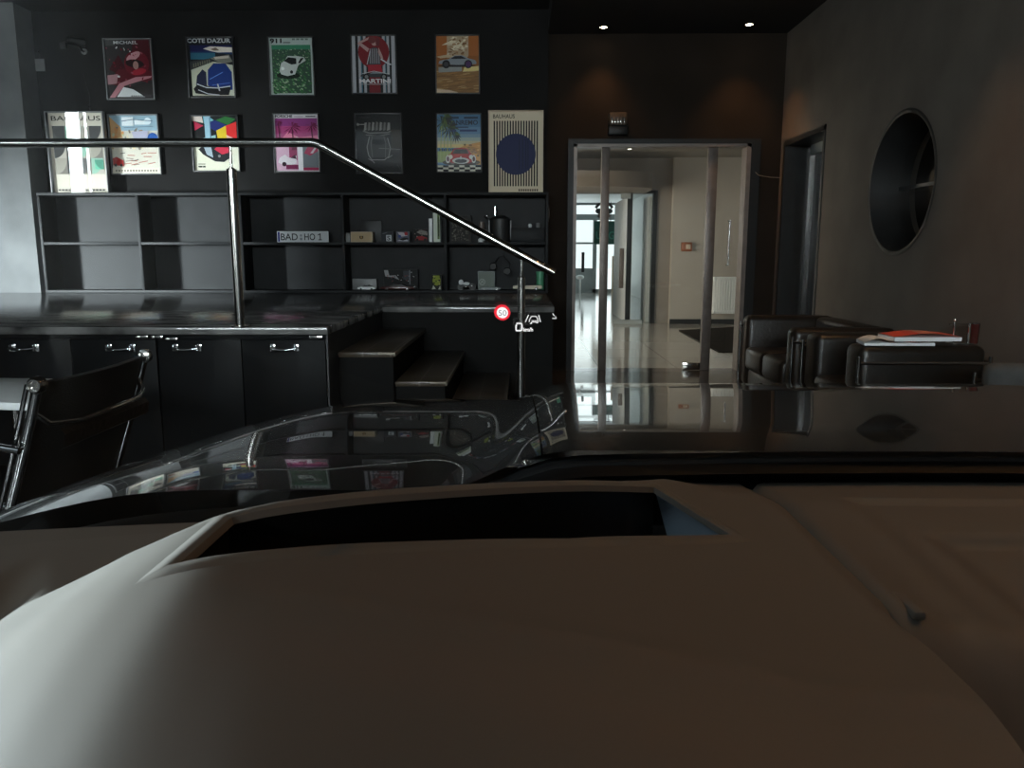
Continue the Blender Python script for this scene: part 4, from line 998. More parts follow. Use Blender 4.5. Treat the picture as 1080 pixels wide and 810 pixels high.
MB().cyl((( x0 + x1) / 2, 8.62, z), ((x0 + x1) / 2, 8.62, zt - .012), (x1 - x0) / 2, M['mint'], 28).build('body', gc)
MB().cyl(((x0 + x1) / 2, 8.62, zt - .012), ((x0 + x1) / 2, 8.62, zt), (x1 - x0) / 2 + .003, M['mint'], 28).build('lid', gc)
# headphones hanging
h0 = ay(520, 281, 8.42); h1 = ay(535, 286, 8.42); hk = ay(531, 262, 8.42)
hp = thing('headphones', 'dark round headphones hanging on a cord in the fifth lower compartment', 'headphones', (hk.x, 8.42, h0.z))
for q in (h0, h1):
    MB().lathe((q.x, 8.42, q.z), [(.012, -.016), (.034, -.016), (.040, -.006), (.040, .008), (.030, .016), (.01, .018)], M['trim_black'], 22, 'Y').build('ear_cup', hp)
MB().tube([(h0.x + .02, 8.43, h0.z + .03), (h0.x + .05, 8.43, h0.z + .09), (hk.x, 8.42, hk.z - .08), (h1.x + .03, 8.43, h1.z + .08), (h1.x + .02, 8.43, h1.z + .03)], .006, M['trim_black'], 8).build('headband', hp)
MB().tube([(hk.x, 8.42, hk.z - .08), (hk.x + .015, 8.415, hk.z - .04), (hk.x + .008, 8.40, ZM + .0)], .003, M['trim_black'], 6).build('cord', hp)

# ================================================================== SEATING ON THE RIGHT
def armchair(name, label, x0, x1, y0, y1, zt, m, group, ncush=1, armw=.2):
    r = thing(name, label, 'armchair', ((x0 + x1) / 2, (y0 + y1) / 2, 0), group)
    ch = M['dkchrome']
    MB().box(x1 - .2, x1 - .02, y0 + armw, y1 - armw, .18, zt - .005, m, .045, 4).build('back_cushion', r)
    for a, b_ in ((y0, y0 + armw), (y1 - armw, y1)):
        MB().box(x0 + .02, x1 - .02, a + .015, b_ - .015, .14, zt, m, .05, 4).build('arm_cushion', r)
    MB().box(x0 + .03, x1 - .2, y0 + armw, y1 - armw, .14, .31, m, .04, 3).build('base_cushion', r)
    w = (y1 - y0 - 2 * armw) / ncush
    for k in range(ncush):
        MB().box(x0, x1 - .2, y0 + armw + k * w + .004, y0 + armw + (k + 1) * w - .004, .30, .50, m, .045, 4).build('seat_cushion', r)
    for yy in (y0 + .005, y1 - .005):
        for xx in (x0 + .01, x1 - .01): MB().cyl((xx, yy, 0), (xx, yy, zt - .06), .011, ch, 12).build('leg', r)
    for zz in (.13, zt - .10): MB().tube([(x0 + .01, y0 + .005, zz), (x1 - .01, y0 + .005, zz), (x1 - .01, y1 - .005, zz), (x0 + .01, y1 - .005, zz)] if zz > .2 else [(x0 + .01, y0 + .005, zz), (x1 - .01, y0 + .005, zz), (x1 - .01, y1 - .005, zz), (x0 + .01, y1 - .005, zz), (x0 + .01, y0 + .005, zz)], .010, ch, 10).build('frame_tube', r)
    return r
GRP = 'cube leather seats along the right wall'
armchair('cube_sofa', 'dark brown leather cube sofa in a chrome frame, nearest the glass door', 1.97, 2.77, 5.72, 7.10, .765, M['brown_leather'], GRP, 2)
armchair('cube_armchair', 'black leather cube armchair with magazines on its near arm', 1.98, 2.77, 4.60, 5.55, .765, M['leather'], GRP, 1, .26)
armchair('cube_armchair', 'dark grey cube chair cut by the right edge of the photo', 2.34, 2.79, 3.35, 4.05, .755, M['grey_fabric'], GRP, 1, .15)
zA = .766
# magazines lying on the arm
def magazine(label, pts, h, m1, m2, art=None, lift=0, curl=.0):
    r = thing('magazine', label, 'magazine', (sum(p[0] for p in pts) / 4, sum(p[1] for p in pts) / 4, zA + lift), 'magazines on the armchair')
    MB().prism([(x, y, zA + lift) for x, y in pts], (0, 0, h), M['white']).build('pages', r)
    rows = []
    p = [Vector((x, y, 0)) for x, y in pts]
    for i in range(9):
        t_ = i / 8; a = p[0].lerp(p[1], t_); b_ = p[3].lerp(p[2], t_); hh = zA + lift + h + .002 + curl * math.sin(PI * t_)
        rows.append([(a.x, a.y, hh), ((a.x + b_.x) / 2, (a.y + b_.y) / 2, hh + curl * .3), (b_.x, b_.y, hh)])
    MB().grid(rows, m1).build('cover', r)
    rows2 = [[(x, y, z + .0015) for x, y, z in rw] for rw in rows[3:6]]
    MB().grid(rows2, m2).build('cover_photo', r)
    return r
magazine('open magazine with pale pages lying left of the red magazine', [(2.03, 4.64), (2.19, 4.63), (2.22, 4.84), (2.07, 4.85)], .016, M['white'], M['white'], curl=.024)
magazine('glossy red magazine lying on the arm of the black cube armchair', [(2.20, 4.63), (2.60, 4.64), (2.58, 4.85), (2.20, 4.85)], .024, M['red'], mat('salmon_print', (.75, .30, .22), .3), lift=.026, curl=.020)
magazine('dark red closed magazine under the glossy red one', [(2.17, 4.63), (2.44, 4.63), (2.44, 4.85), (2.17, 4.85)], .017, mat('maroon_print', (.16, .03, .03), .3), M['red'])
hx, hy = 2.655, 4.74
ho = thing('chrome_stand', 'small chrome wire stand with two uprights beside the red magazine', 'stand', (hx, hy, zA))
MB().cyl((hx - .05, hy, zA + .008), (hx - .05, hy, zA + .135), .006, M['steel'], 10).build('upright', ho)
MB().cyl((hx + .04, hy, zA + .008), (hx + .04, hy, zA + .125), .008, M['steel'], 10).build('upright', ho)
MB().tube([(hx - .08, hy, zA + .118), (hx - .05, hy, zA + .122), (hx + .04, hy, zA + .118)], .005, M['chrome'], 8).ball((hx - .05, hy, zA + .145), .010, M['chrome']).build('crossbar', ho)
MB().box(hx - .08, hx + .06, hy - .03, hy + .03, zA, zA + .008, M['chrome'], .003).build('base', ho)
tm = thing('tumbler', 'dark red tumbler right of the chrome wire stand', 'cup', (hx + .085, hy + .02, zA))
MB().lathe((hx + .085, hy + .02, zA), [(.02, 0), (.022, .005), (.026, .12), (.023, .12), (.019, .01)], mat('dark_red_glass', (.06, .015, .012), .15)).build('body', tm)
MB().lathe((hx + .085, hy + .02, zA + .118), [(.0262, 0), (.0275, .003), (.0262, .006), (.0228, .006), (.0228, 0)], M['dkchrome']).build('rim', tm)

# ================================================================== OFFICE CHAIR AND TABLE AT THE LEFT
YN, YFR = 1.95, 2.52
p_top = ay(40, 406, YN)
def rail_pts(y):
    X, Z = p_top.x, p_top.z
    P = [(X, Z), (X - .03, Z - .10), (X - .075, Z - .24), (X - .13, Z - .40), (X - .20, Z - .50), (X - .30, Z - .535), (X - .45, Z - .52), (X - .62, Z - .50)]
    return [(x, y, z) for x, z in P]
oc = thing('office_chair', 'black sling office chair with chrome side rails at the left, by the car', 'chair', (p_top.x - .3, (YN + YFR) / 2, 0))
n_r = rail_pts(YN); f_r = rail_pts(YFR)
for R_, nm in ((n_r, YN), (f_r, YFR)):
    rl = MB().tube([(x, y - .000, z) for x, y, z in R_], .013, M['chrome'], 12).tube([(x - .028, y, z + .0) for x, y, z in R_[:6]], .006, M['chrome'], 8)
    side = rl.build('side_rail', oc)
    x, y, z = R_[0]
    s = -1 if nm == YN else 1
    MB().lathe((x, y, z), [(.014, s * -.012), (.0215, s * -.008), (.0215, s * .014), (.0165, s * .020), (.0140, s * .020), (.0130, s * .012), (.006, s * .012), (.004, s * .016)], M['steel'], 28, 'Y').build('end_cap', side)
def lerp_sec(k0, k1, n=8, bulge=.012, y0=YN + .015, y1=YFR - .015):
    rows = []
    P = n_r
    path = []
    for i in range(len(P) - 1):
        for k in range(4): path.append(Vector(P[i]).lerp(Vector(P[i + 1]), k / 4))
    path.append(Vector(P[-1]))
    for q in path[k0:k1 + 1]:
        rows.append([(q.x + bulge * math.sin(PI * j / n), y0 + (y1 - y0) * j / n, q.z - .0) for j in range(n + 1)])
    return rows
def sling(name, k0, k1, m, bulge):
    rows = lerp_sec(k0, k1, bulge=bulge)
    mb = MB().grid(rows, m); mb.grid([[(x - .012, y, z + .004) for x, y, z in r] for r in rows][::-1], m)
    mb.grid([rows[0], [(x - .012, y, z + .004) for x, y, z in rows[0]]], m); mb.grid([rows[-1], [(x - .012, y, z + .004) for x, y, z in rows[-1]]], m)
    return mb.build(name, oc)
sling('back_sling', 0, 16, M['mesh_sling'], .03)
sling('seat_sling', 17, 28, M['mesh_sling'], .0)
zb_ = p_top.z - .095; xb_ = p_top.x - .02
MB().tube([(xb_ - .01, YN, zb_ + .03), (xb_ + .02, YN + .03, zb_ - .01), (xb_ + .05, YN + .12, zb_ - .02), (xb_ + .05, YFR - .12, zb_ - .02), (xb_ + .02, YFR - .03, zb_ - .01), (xb_ - .01, YFR, zb_ + .03)], .009, M['chrome'], 10).build('spreader_bar', oc)
rows = [[(xb_ + .035 + dx, YN + .05 + (YFR - YN - .1) * j / 6, zb_ - .03 - dz) for j in range(7)] for dx, dz in ((0, 0), (.012, .015), (.008, .05), (-.01, .06))]
MB().grid(rows, M['brown_leather']).build('back_pad', oc)
for y in (YN - .03, YFR + .03):
    X, Z = p_top.x, p_top.z
    MB().tube([(X - .045, y, Z - .165), (X - .10, y, Z - .155), (X - .16, y, Z - .18), (X - .19, y, Z - .26), (X - .175, y, Z - .38), (X - .14, y, Z - .47)], .010, M['chrome'], 10).build('armrest', oc)
cx, cy = p_top.x - .34, (YN + YFR) / 2
MB().cyl((cx, cy, .06), (cx, cy, .43), .026, M['dkchrome'], 18).build('column', oc)
for k in range(4):
    a = PI / 4 + k * PI / 2
    lg = MB().tube([(cx, cy, .09), (cx + .15 * math.cos(a), cy + .15 * math.sin(a), .085), (cx + .32 * math.cos(a), cy + .32 * math.sin(a), .045)], .018, M['chrome'], 10).build('leg', oc)
    MB().cyl((cx + .32 * math.cos(a), cy + .32 * math.sin(a), 0), (cx + .32 * math.cos(a), cy + .32 * math.sin(a), .035), .022, M['black'], 14).build('glide', lg)
# table
tb = thing('side_table', 'table with its top whitened for window glare at the far left edge behind the office chair', 'table', (-2.4, 3.2, 0))
MB().prism([(-2.9, 3.0, .72), (-1.83, 2.86, .72), (-2.10, 3.45, .72), (-2.9, 3.5, .72)], (0, 0, .03), M['white'], .004).build('table_top', tb)  # white top colour stands in for reflected window glare
for x, y in ((-2.82, 3.08), (-1.95, 2.95), (-2.15, 3.38), (-2.82, 3.42)): MB().cyl((x, y, 0), (x, y, .72), .018, M['dkchrome'], 12).build('leg', tb)

# ================================================================== THE CAR (we look out over its dashboard)
def smooth(t): t = max(0, min(1, t)); return t * t * (3 - 2 * t)
def interp(T, x):
    if x <= T[0][0]: return T[0][1]
    for (a, p), (b, q) in zip(T, T[1:]):
        if x <= b:
            return p + (q - p) * (x - a) / (b - a)
    return T[-1][1]
def cubic(T, x):
    """smooth (monotone cubic) interpolation"""
    n = len(T)
    if x <= T[0][0]: return T[0][1]
    if x >= T[-1][0]: return T[-1][1]
    d = [(T[i + 1][1] - T[i][1]) / (T[i + 1][0] - T[i][0]) for i in range(n - 1)]
    mm = [d[0]] + [0 if d[i - 1] * d[i] <= 0 else 2 * d[i - 1] * d[i] / (d[i - 1] + d[i]) for i in range(1, n - 1)] + [d[-1]]
    for i in range(n - 1):
        if x <= T[i + 1][0]:
            h = T[i + 1][0] - T[i][0]; t_ = (x - T[i][0]) / h
            return (T[i][1] * (1 + 2 * t_) * (1 - t_) ** 2 + h * mm[i] * t_ * (1 - t_) ** 2 + T[i + 1][1] * t_ * t_ * (3 - 2 * t_) + h * mm[i + 1] * t_ * t_ * (t_ - 1))
# hood centre-line slope along y (positive = falling forward)
SL = [(.78, -.01), (.86, .01), (.96, .070), (1.2, .088), (1.6, .128), (2.0, .169), (2.2, .26), (2.45, .6), (2.6, 1.0)]
CL = []; z = 1.097; N_ = 364
for i in range(N_ + 1):
    y = .78 + (2.6 - .78) * i / N_; CL.append((y, z)); z -= cubic(SL, y) * (2.6 - .78) / N_
def hoodC(y):
    i = max(0, min(N_ - 1, int((y - .78) / (2.6 - .78) * N_))); f = (y - CL[i][0]) / (CL[i + 1][0] - CL[i][0]); return CL[i][1] + (CL[i + 1][1] - CL[i][1]) * f
# shoulder of the fender: slope across the car, integrated so that reflections stay smooth
SX = [(-.97, 1.7), (-.85, 1.25), (-.75, .75), (-.66, .40), (-.56, .29), (-.46, .20), (-.38, .07), (-.30, .0)]
SH = []; q_ = 0
for i in range(0, 336):
    x = -.30 - i * .002; SH.append(q_); q_ += cubic(SX, x) * .002
def shoulder(x):
    t_ = (-.30 - x) / .002
    if t_ <= 0: return 0
    i = min(334, int(t_)); return SH[i] + (SH[min(335, i + 1)] - SH[i]) * min(1, t_ - i)
def s5(t): t = max(0, min(1, t)); return t * t * t * (t * (6 * t - 15) + 10)
def hoodZ(x, y):
    xc = .04 - .055 * max(0, 2.0 - y)
    d = shoulder(x) + .044 * (1 - s5((x - xc + .10) / .20)) + .003 * math.exp(-((x - xc + .035) / .035) ** 2)
    d += .05 * s5((x - 1.05) / .5)
    return hoodC(y) - d
car = thing('car', 'black car seen from its driver seat, with bonnet, windscreen and brown leather dashboard', 'car', (.38, 1.0, 0))
def sheet(name, xs, ys, m, skip=None):
    rows = [[(x, y, hoodZ(x, y)) for x in xs] for y in ys]
    return MB().grid(rows, m).build(name, car, angle=70)
ys = [.80 + (2.6 - .80) * i / 150 for i in range(151)]
XSPLIT = .022
sheet('bonnet', [XSPLIT + .001 + (1.40 - XSPLIT) * i / 130 for i in range(131)], ys, M['paint'])
sheet('front_fender', [-.95 + (XSPLIT - .001 + .95) * i / 110 for i in range(111)], ys, M['paint'])
MB().box(-.93, 1.42, 2.35, 2.62, .30, .62, M['paint'], .05, 3).build('front_bumper', car)
for wx in (-.80, 1.5):
    w = MB().cyl((wx - .1, 1.75, .34), (wx + .1, 1.75, .34), .34, M['black'], 40).build('wheel', car)
    MB().cyl((wx - .103, 1.75, .34), (wx + .103, 1.75, .34), .23, M['dkchrome'], 30).build('rim', w)

# cowl under the windscreen
def base_y(x): return .80 - .12 * (x - .45) ** 2
xs = [-.66 + 2.08 * i / 60 for i in range(61)]
rows = []
for dy, dz in ((.045, -.012), (.02, -.010), (.0, -.016), (-.025, -.030), (-.05, -.06)):
    rows.append([(x, base_y(x) + dy, hoodZ(x, .82) + dz - .006 * smooth((-x - .3) / .4)) for x in xs])
MB().grid(rows, M['trim_black']).build('cowl_panel', car)
def bz(x): return hoodZ(x, .82) - .028 - .006 * smooth((-x - .3) / .4)
MB().tube([(-.05 + 1.15 * i / 24, base_y(-.05 + 1.15 * i / 24) + .012, bz(-.05 + 1.15 * i / 24) + .012 + .004 * math.sin(i / 24 * PI)) for i in range(25)], .005, M['black_metal'], 8).build('wiper_arm', car)
# windscreen: curved raked sheet
def screen_pt(x, s):
    y = base_y(x) - .92 * s * math.cos(.52) ; z = bz(x) - .006 + .92 * s * math.sin(.52) + .025 * math.sin(PI * s)
    return Vector((x, y, z))
ws = MB().grid([[screen_pt(x, s / 24) for x in xs] for s in range(25)], M['screen']).build('windshield', car, angle=80)
fr = MB().grid([[screen_pt(x, s / 24) - Vector((0, 0, .002)) for x in xs] for s in range(0, 2)], M['trim_black']).build('black_glass_border', ws)

# dashboard ------------------------------------------------------------------
TZ = [(-.62, .84), (-.42, 1.006), (-.335, 1.067), (-.30, 1.091), (-.25, 1.117), (-.22, 1.131), (-.19, 1.1395), (-.16, 1.1425), (-.12, 1.1405), (-.05, 1.1325), (0, 1.1255), (.05, 1.117), (.10, 1.106), (.15, 1.095), (.20, 1.086), (.30, 1.080), (1.4, 1.076)]
def top_z(x): return cubic(TZ, x)
def lip(y): return 1.5 * max(0, .366 - y) ** 1.7
def on_dash(u, v):
    d = ray(u, v); f = lambda t_: CZ + d.z * t_ - top_z(d.x * t_)
    t0 = .2
    while f(t0) > 0 and t0 < 1.5: t0 += .005
    lo, hi = t0 - .005, t0
    for _ in range(40):
        m_ = (lo + hi) / 2
        if f(m_) > 0: lo = m_
        else: hi = m_
    return Vector((d.x * hi, d.y * hi, CZ + d.z * hi))
RIDGE = sorted((p.x, p.y + .008) for p in [on_dash(*q) for q in ((0, 641), (60, 625), (130, 590), (190, 563), (236, 546), (330, 536), (450, 527), (570, 519), (694, 512))])
RIDGE = [(-.62, RIDGE[0][1])] + RIDGE + [(.14, .675), (.18, .67), (.24, .66), (.5, .66)]
def ridge_y(x): return cubic(RIDGE, x)
def dash_z(x, y):
    z = top_z(x)
    # lower dash behind the raised instrument cowl
    low = 1.062 - .075 * (y - .50)
    if True:
        k_ = smooth((x - .085) / .05)
        low += (1.070 - low) * k_
        t_ = smooth((y - ridge_y(x) - .004) / (.022 + .05 * smooth((-x - .18) / .06) + .09 * k_))
        z = z + (low - z) * t_
    z += (low - z) * smooth((-.345 - x) / .06)
    # front lip rolls down towards the driver
    z -= lip(y)
    # groove and passenger pad on the right
    g = math.exp(-((x - .232) / .006) ** 2) * .006 * smooth((y - .40) / .05); z -= g
    if x > .232:
        z -= .014 * smooth((x - .232) / .05) * smooth((.70 - y) / .25)
        z -= .006 * smooth((.705 - y) / .008) * smooth((x - .29) / .03); z -= .010 * smooth((.630 - y) / .010) * smooth((x - .33) / .03)
        z -= .10 * smooth((.48 - y) / .12)
    return z
def rec_edges():
    return on_dash(240, 546), on_dash(690, 513), on_dash(776, 566), on_dash(600, 571), on_dash(178, 600)
FL, FR, NR, NM, NL = rec_edges()
def in_rec(x, y):
    # signed inside test for the recess quadrilateral
    P = [(FL.x, FL.y), (FR.x, FR.y), (NR.x, NR.y), (NM.x, NM.y), (NL.x, NL.y)]
    inside = True; m_ = 9
    for (ax_, ay_), (bx_, by_) in zip(P, P[1:] + P[:1]):
        l = math.hypot(bx_ - ax_, by_ - ay_); s = ((bx_ - ax_) * (y - ay_) - (by_ - ay_) * (x - ax_)) / l
        m_ = min(m_, -s)
    return m_
xs_d = [-.62 + (1.35 + .62) * i / 330 for i in range(331)]
ys_d = [.20 + (.80 - .20) * i / 130 for i in range(131)]
bm = bmesh.new(); V = {}
for j, y in enumerate(ys_d):
    for i, x in enumerate(xs_d):
        yy = min(y, base_y(x) - .012)
        V[i, j] = bm.verts.new((x, yy, min(dash_z(x, yy), 1.2)))
for j in range(len(ys_d) - 1):
    for i in range(len(xs_d) - 1):
        q = [V[i, j], V[i + 1, j], V[i + 1, j + 1], V[i, j + 1]]
        cx_ = sum(v.co.x for v in q) / 4; cy_ = sum(v.co.y for v in q) / 4
        if in_rec(cx_, cy_) > -.005: continue
        if (q[2].co - q[0].co).length < 1e-5 or abs(q[2].co.y - q[1].co.y) < 1e-6: continue
        bm.faces.new(q)
mb = MB(); mb._merge(bm, M['dash'])
dash = mb.build('dashboard', car, angle=50)
# recess rim (rounded soft edge), walls and floor
def rim_pt(P, dz): return Vector((P.x, P.y, top_z(P.x) - lip(P.y) + dz))
loop = [FL, FR, NR, NM, NL]
def inset(off):
    n = len(loop); P = []
    for i in range(n):
        p0, p1, p2 = Vector(loop[i - 1]).xy, Vector(loop[i]).xy, Vector(loop[(i + 1) % n]).xy
        d1 = (p1 - p0).normalized(); d2 = (p2 - p1).normalized()
        n1 = Vector((-d1.y, d1.x)); n2 = Vector((-d2.y, d2.x))
        q = p1 + (n1 + n2) * (off / (1 + n1.dot(n2))); P.append(Vector((q.x, q.y, 0)))
    out = []
    for a, b in zip(P, P[1:] + P[:1]):
        for k in range(20): out.append(a.lerp(b, k / 20))
    return out + out[:1]
rows = [[rim_pt(p, dz) for p in inset(off)] for off, dz in ((.0115, -.0004), (.006, .0012), (0, .0020), (-.003, .0005), (-.0045, -.004))]
MB().grid(rows, M['dash']).build('recess_rim', dash)
ZB = .985
def wall(name, a, b, m, n=10):
    P = [Vector(a).lerp(Vector(b), k / n) for k in range(n + 1)]
    return MB().grid([[rim_pt(p, -.002) for p in P], [Vector((p.x, p.y, ZB)) for p in P]], m)
mb = wall('w', FL, FR, M['recess'])
for a, b in ((NR, NM), (NM, NL), (NL, FL)):
    mb._merge(wall('w', a, b, M['recess']).bm, M['recess'])
mb.face([Vector((p.x, p.y, ZB)) for p in loop], M['recess'])
rc = mb.build('display_recess', dash)
# the sloping grey-blue right cheek of the recess
ci0 = az(691, 518, top_z(.10) - .022); ci1 = az(704, 567, top_z(.10) - .035)
rows = [[rim_pt(FR.lerp(NR, k / 10), -.001) for k in range(11)], [ci0.lerp(ci1, k / 10) for k in range(11)]]
MB().grid(rows, M['recess_side']).build('recess_cheek', rc)
# small tab at the seam end, right
q = az(955, 632, 1.08)
MB().box(q.x - .004, q.x + .004, q.y - .02, q.y + .012, dash_z(q.x, q.y) - .004, dash_z(q.x, q.y) + .002, M['dash'], .002).build('trim_tab', dash)
# doors, pillars and roof around the cabin
for sx, x0 in ((-1, -.66), (1, 1.42)):
    d = MB().box(x0 - .04, x0 + .04, -1.0, .55, .35, 1.00, M['trim_black'], .03, 3).build('door', car)
    MB().box(x0 - .05, x0 + .045, -1.0, .55, 1.0, 1.02, M['trim_black'], .005).build('sill', d)
MB().grid([[screen_pt(x, 1) + Vector((0, -dy, dz)) for x in xs] for dy, dz in ((-.02, -.01), (.3, .04), (.8, .06), (1.5, .03), (2.1, -.15), (2.5, -.45), (2.6, -.8))], M['trim_black']).build('roof', car)

for x0 in (-.68, 1.44):
    MB().prism([(x0, -1.0, .40), (x0, -2.9, .45), (x0, -2.9, 1.0), (x0, -2.1, 1.52), (x0, -1.0, 1.585)], (.05, 0, 0), M['trim_black'], .01).build('rear_quarter_panel', car)
sb_ = MB().box(-.26, .26, -1.02, -.86, .45, 1.10, M['leather'], .06, 4).box(-.26, .26, -.90, -.40, .40, .55, M['leather'], .06, 4).build('driver_seat', car)
MB().box(-.14, .14, -1.03, -.92, 1.13, 1.36, M['leather'], .05, 4).cyl((-.06, -.96, 1.05), (-.06, -.96, 1.2), .008, M['chrome'], 10).cyl((.06, -.96, 1.05), (.06, -.96, 1.2), .008, M['chrome'], 10).build('headrest', sb_)
for sx in (-1, 1):
    xb, xt = (-.70, -.585) if sx < 0 else (1.46, 1.345)
    MB().prism([(xb, .80, .98), (xb, .62, .98), (xt, -.10, 1.545), (xt, .0, 1.555)], (.05 * sx, 0, 0), M['trim_black'], .01).build('pillar', car)
    mr = MB().prism([(xb, .80, .98), (xb, .47, .98), (xb + .01 * -sx, .47, 1.13), (xb, .62, 1.13)], (.03 * sx, 0, 0), M['trim_black'], .006).build('mirror_mount', car)
    MB().box(xb + .06 * sx - .0, xb + .26 * sx, .48, .60, 1.00, 1.15, M['paint'], .03, 3).build('wing_mirror', car)

# head-up display symbols, projected on the windscreen
def on_screen(u, v):
    d = ray(u, v); o_ = Vector((0, 0, CZ)); lo, hi = .05, 2.0
    def side(t_):
        p = o_ + d * t_
        # height above screen at this x,y
        s = (base_y(p.x) - p.y) / (.92 * math.cos(.52)); s = max(-.2, min(1.2, s))
        return p.z - (bz(p.x) - .006 + .92 * s * math.sin(.52) + .025 * math.sin(PI * s))
    for _ in range(60):
        m_ = (lo + hi) / 2
        if side(m_) < 0: lo = m_
        else: hi = m_
    return o_ + d * (lo - .004)
o0 = on_screen(545, 338); ou = on_screen(555, 338) - o0; ov = on_screen(545, 328) - o0
pxw = ou.length / 10; UX = ou.normalized(); UZ = ov.normalized(); pxh = ov.length / 10
class HA(Art): pass
H = Art(pxw, pxh)          # one unit = one photo pixel
def hp_(u, v): return (u - 545, 338 - v)
def hpoly(c, pts): H.L.append((c, [(hp_(*p)[0] * pxw, hp_(*p)[1] * pxh) for p in pts], None))
def hcirc(c, u, v, r, n=36): hpoly(c, [(u + r * math.cos(2 * PI * k / n), v + r * math.sin(2 * PI * k / n)) for k in range(n)])
def hline(c, pts, t_):
    for (a0, b0), (a1, b1) in zip(pts, pts[1:]):
        l = math.hypot(a1 - a0, b1 - b0); nx, ny = -(b1 - b0) / l * t_ / 2, (a1 - a0) / l * t_ / 2
        hpoly(c, [(a0 + nx, b0 + ny), (a1 + nx, b1 + ny), (a1 - nx, b1 - ny), (a0 - nx, b0 - ny)])
def htext(c, s, u0, u1, vb, h, bold=.0):
    vs, fs, tw = text2d(s, h * pxh, bold); k = (u1 - u0) * pxw / tw; o_ = hp_(u0, vb)
    H.L.append((c, [(o_[0] * pxw + x * k, o_[1] * pxh + y) for x, y in vs], fs))
def hbuild(name):
    global H
    o = H.build(name, o0, ws, UX, UZ, step=.00012, mats=M); H = Art(pxw, pxh); return o
hcirc('hud_r', 530.5, 329.8, 8.0); hcirc('hud_w', 530.5, 329.8, 5.6); htext('hud_g', '50', 526.6, 534.6, 332.7, 5.8)
hbuild('speed_limit_symbol')['label'] = 'red ringed 50 speed limit symbol of the head-up display'
hline('hud_w', [(544.6, 341.2), (549.6, 341.2), (550.4, 342.2), (550.4, 347.6), (549.6, 348.6), (544.6, 348.6), (543.8, 347.6), (543.8, 342.2), (544.6, 341.2)], 1.5); htext('hud_w', 'km/h', 551.4, 562.0, 348.8, 4.4, .03)
hbuild('speed_readout')['label'] = 'white 0 km/h readout of the head-up display'
hline('hud_w', [(557.3, 332), (554.2, 339.6)], .9); hline('hud_w', [(568.0, 332), (570.4, 339.6)], .9)
hline('hud_w', [(558.2, 339.2), (558.2, 336.6), (560.2, 332.8), (565.4, 332.8), (567.2, 336.6), (567.2, 339.2), (565.6, 339.2), (565.4, 338.0), (560.0, 338.0), (559.8, 339.2), (558.2, 339.2)], .8); hline('hud_w', [(559.6, 336), (565.8, 336)], .7); hline('hud_w', [(558.6, 338.6), (560, 338.6)], 1.2)
hbuild('lane_assist_symbol')['label'] = 'white car between lane lines symbol of the head-up display'
hline('hud_w', [(583.2, 330.2), (585.4, 333)], .7); hline('hud_w', [(583.2, 335.4), (587.6, 335.6)], .7); hline('hud_w', [(586.2, 332.8), (587.8, 335.4)], .5)
hbuild('small_warning_symbol')

# ================================================================== LIGHT
def area(name, loc, rot, sx, sy, power, col):
    l = bpy.data.lights.new(name, 'AREA'); l.shape = 'RECTANGLE'; l.size = sx; l.size_y = sy; l.energy = power; l.color = col
    o = bpy.data.objects.new(name, l); C.objects.link(o); o.location = loc; o.rotation_euler = rot; return o
DAY = (.86, .95, 1.0)
for i, (y0, y1, z0, z1) in enumerate(WIN):
    w, h = y1 - y0, z1 - z0
    L_ = [45, 2800, 10, 2000][i]      # window radiance
    area('daylight', (XL - .16, (y0 + y1) / 2, (z0 + z1) / 2), (0, -PI / 2, 0), h, w, L_ * w * h * PI, (.70, .87, 1.0) if i == 1 else DAY)
area('front_fill', ((SWX0 + SWX1) / 2, YF - .16, (SWZ0 + SWZ1) / 2), (PI / 2, 0, 0), SWX1 - SWX0, SWZ1 - SWZ0, 66 * (SWX1 - SWX0) * (SWZ1 - SWZ0) * PI, DAY)  # fill lamp in the added slot, brightens rail, posters and walls
area('street_daylight', (1.6, 26.9, 1.6), (-PI / 2, 0, 0), 3.6, 2.6, 30, (.85, .97, 1.0))
area('corridor_side_fill', (-1.9, 12.0, 1.7), (0, -PI / 2, 0), 2.2, 3.5, 190, (1.0, .91, .76))  # added fill lamp, the corridor's left wall has no window

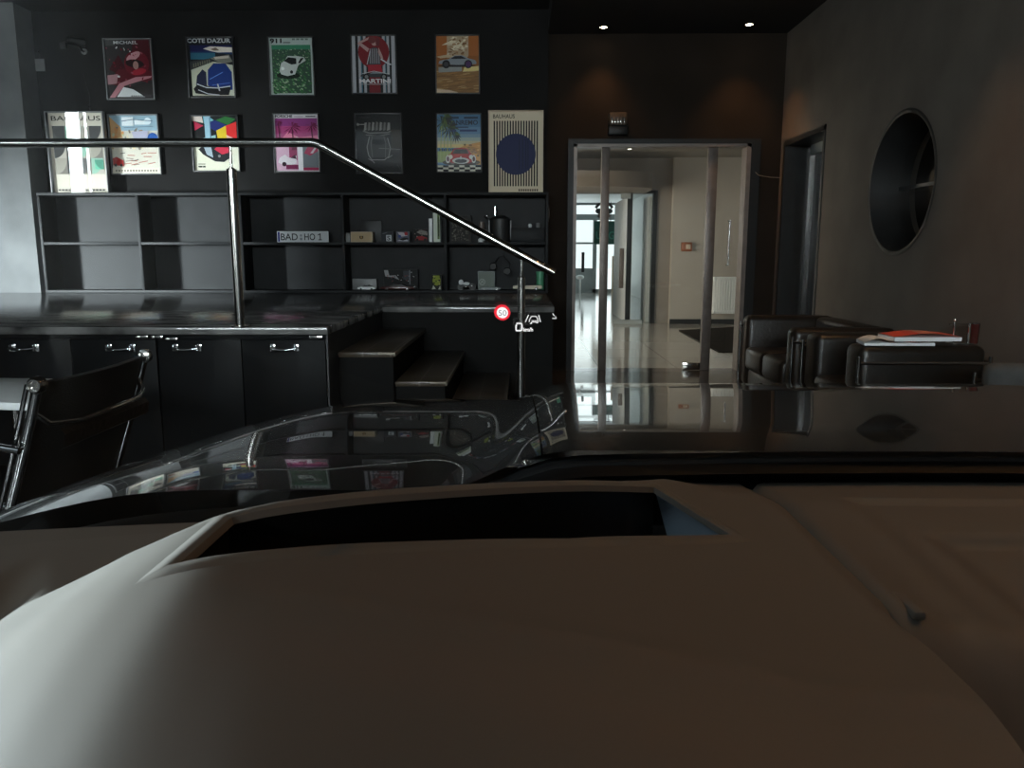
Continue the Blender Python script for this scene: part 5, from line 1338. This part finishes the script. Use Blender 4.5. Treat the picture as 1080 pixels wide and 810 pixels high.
def spot(x, y, z, power, size, blend, col, r=.03):
    l = bpy.data.lights.new('downlight_beam', 'SPOT'); l.energy = power; l.spot_size = math.radians(size); l.spot_blend = blend; l.color = col; l.shadow_soft_size = r
    o = bpy.data.objects.new('downlight_beam', l); C.objects.link(o); o.location = (x, y, z); return o
WARM = (1.0, .50, .19)
DL = [(az(636, 30, 3.6).x, 8.55, 'lit ceiling downlight above the small wall box over the glass door'), (az(789, 27, 3.6).x, 8.47, 'lit ceiling downlight in the corner above the right wall'),
      ]
for x, y, lab in DL:
    downlight(x, y, 3.6, lab, M['lamp'], .045, 'entrance downlights'); spot(x, y, 3.57, 42 if x < 1.5 else 62, 84, 1.0, WARM)
for x, y, pw_, an_ in ((2.25, 4.75, 62, 55), (1.5, 2.6, 14, 120), (1.6, .75, 34, 120)):
    downlight(x, y, 3.6, 'warm ceiling downlight over the showroom floor, outside the photo', M['lamp'], .045, 'showroom downlights'); spot(x, y, 3.57, pw_, an_, .9, WARM)

wd = bpy.data.worlds.new('sky'); bpy.context.scene.world = wd; wd.use_nodes = True
bg = wd.node_tree.nodes['Background']; bg.inputs[0].default_value = (.86, .96, 1.0, 1); bg.inputs[1].default_value = 1.45

# ================================================================== CAMERA
cam = bpy.data.cameras.new('camera'); co = bpy.data.objects.new('camera', cam); C.objects.link(co)
cam.sensor_fit = 'HORIZONTAL'; cam.sensor_width = 36; cam.lens = 36 * F / 1080
cam.clip_start = .02; cam.clip_end = 200
co.matrix_world = Matrix.Translation((0, 0, CZ)) @ Matrix((RT, UP, -FW)).transposed().to_4x4()
cam.dof.use_dof = True; cam.dof.focus_distance = 6.5; cam.dof.aperture_fstop = 60
sc = bpy.context.scene; sc.camera = co
sc.view_settings.view_transform = 'Standard'; sc.view_settings.look = 'None'; sc.view_settings.gamma = 1; sc.view_settings.use_curve_mapping = False
sc.view_settings.exposure = 0.0
sc.cycles.max_bounces = 10; sc.cycles.transparent_max_bounces = 16; sc.cycles.glossy_bounces = 6; sc.cycles.diffuse_bounces = 4
sc.cycles.sample_clamp_indirect = 6
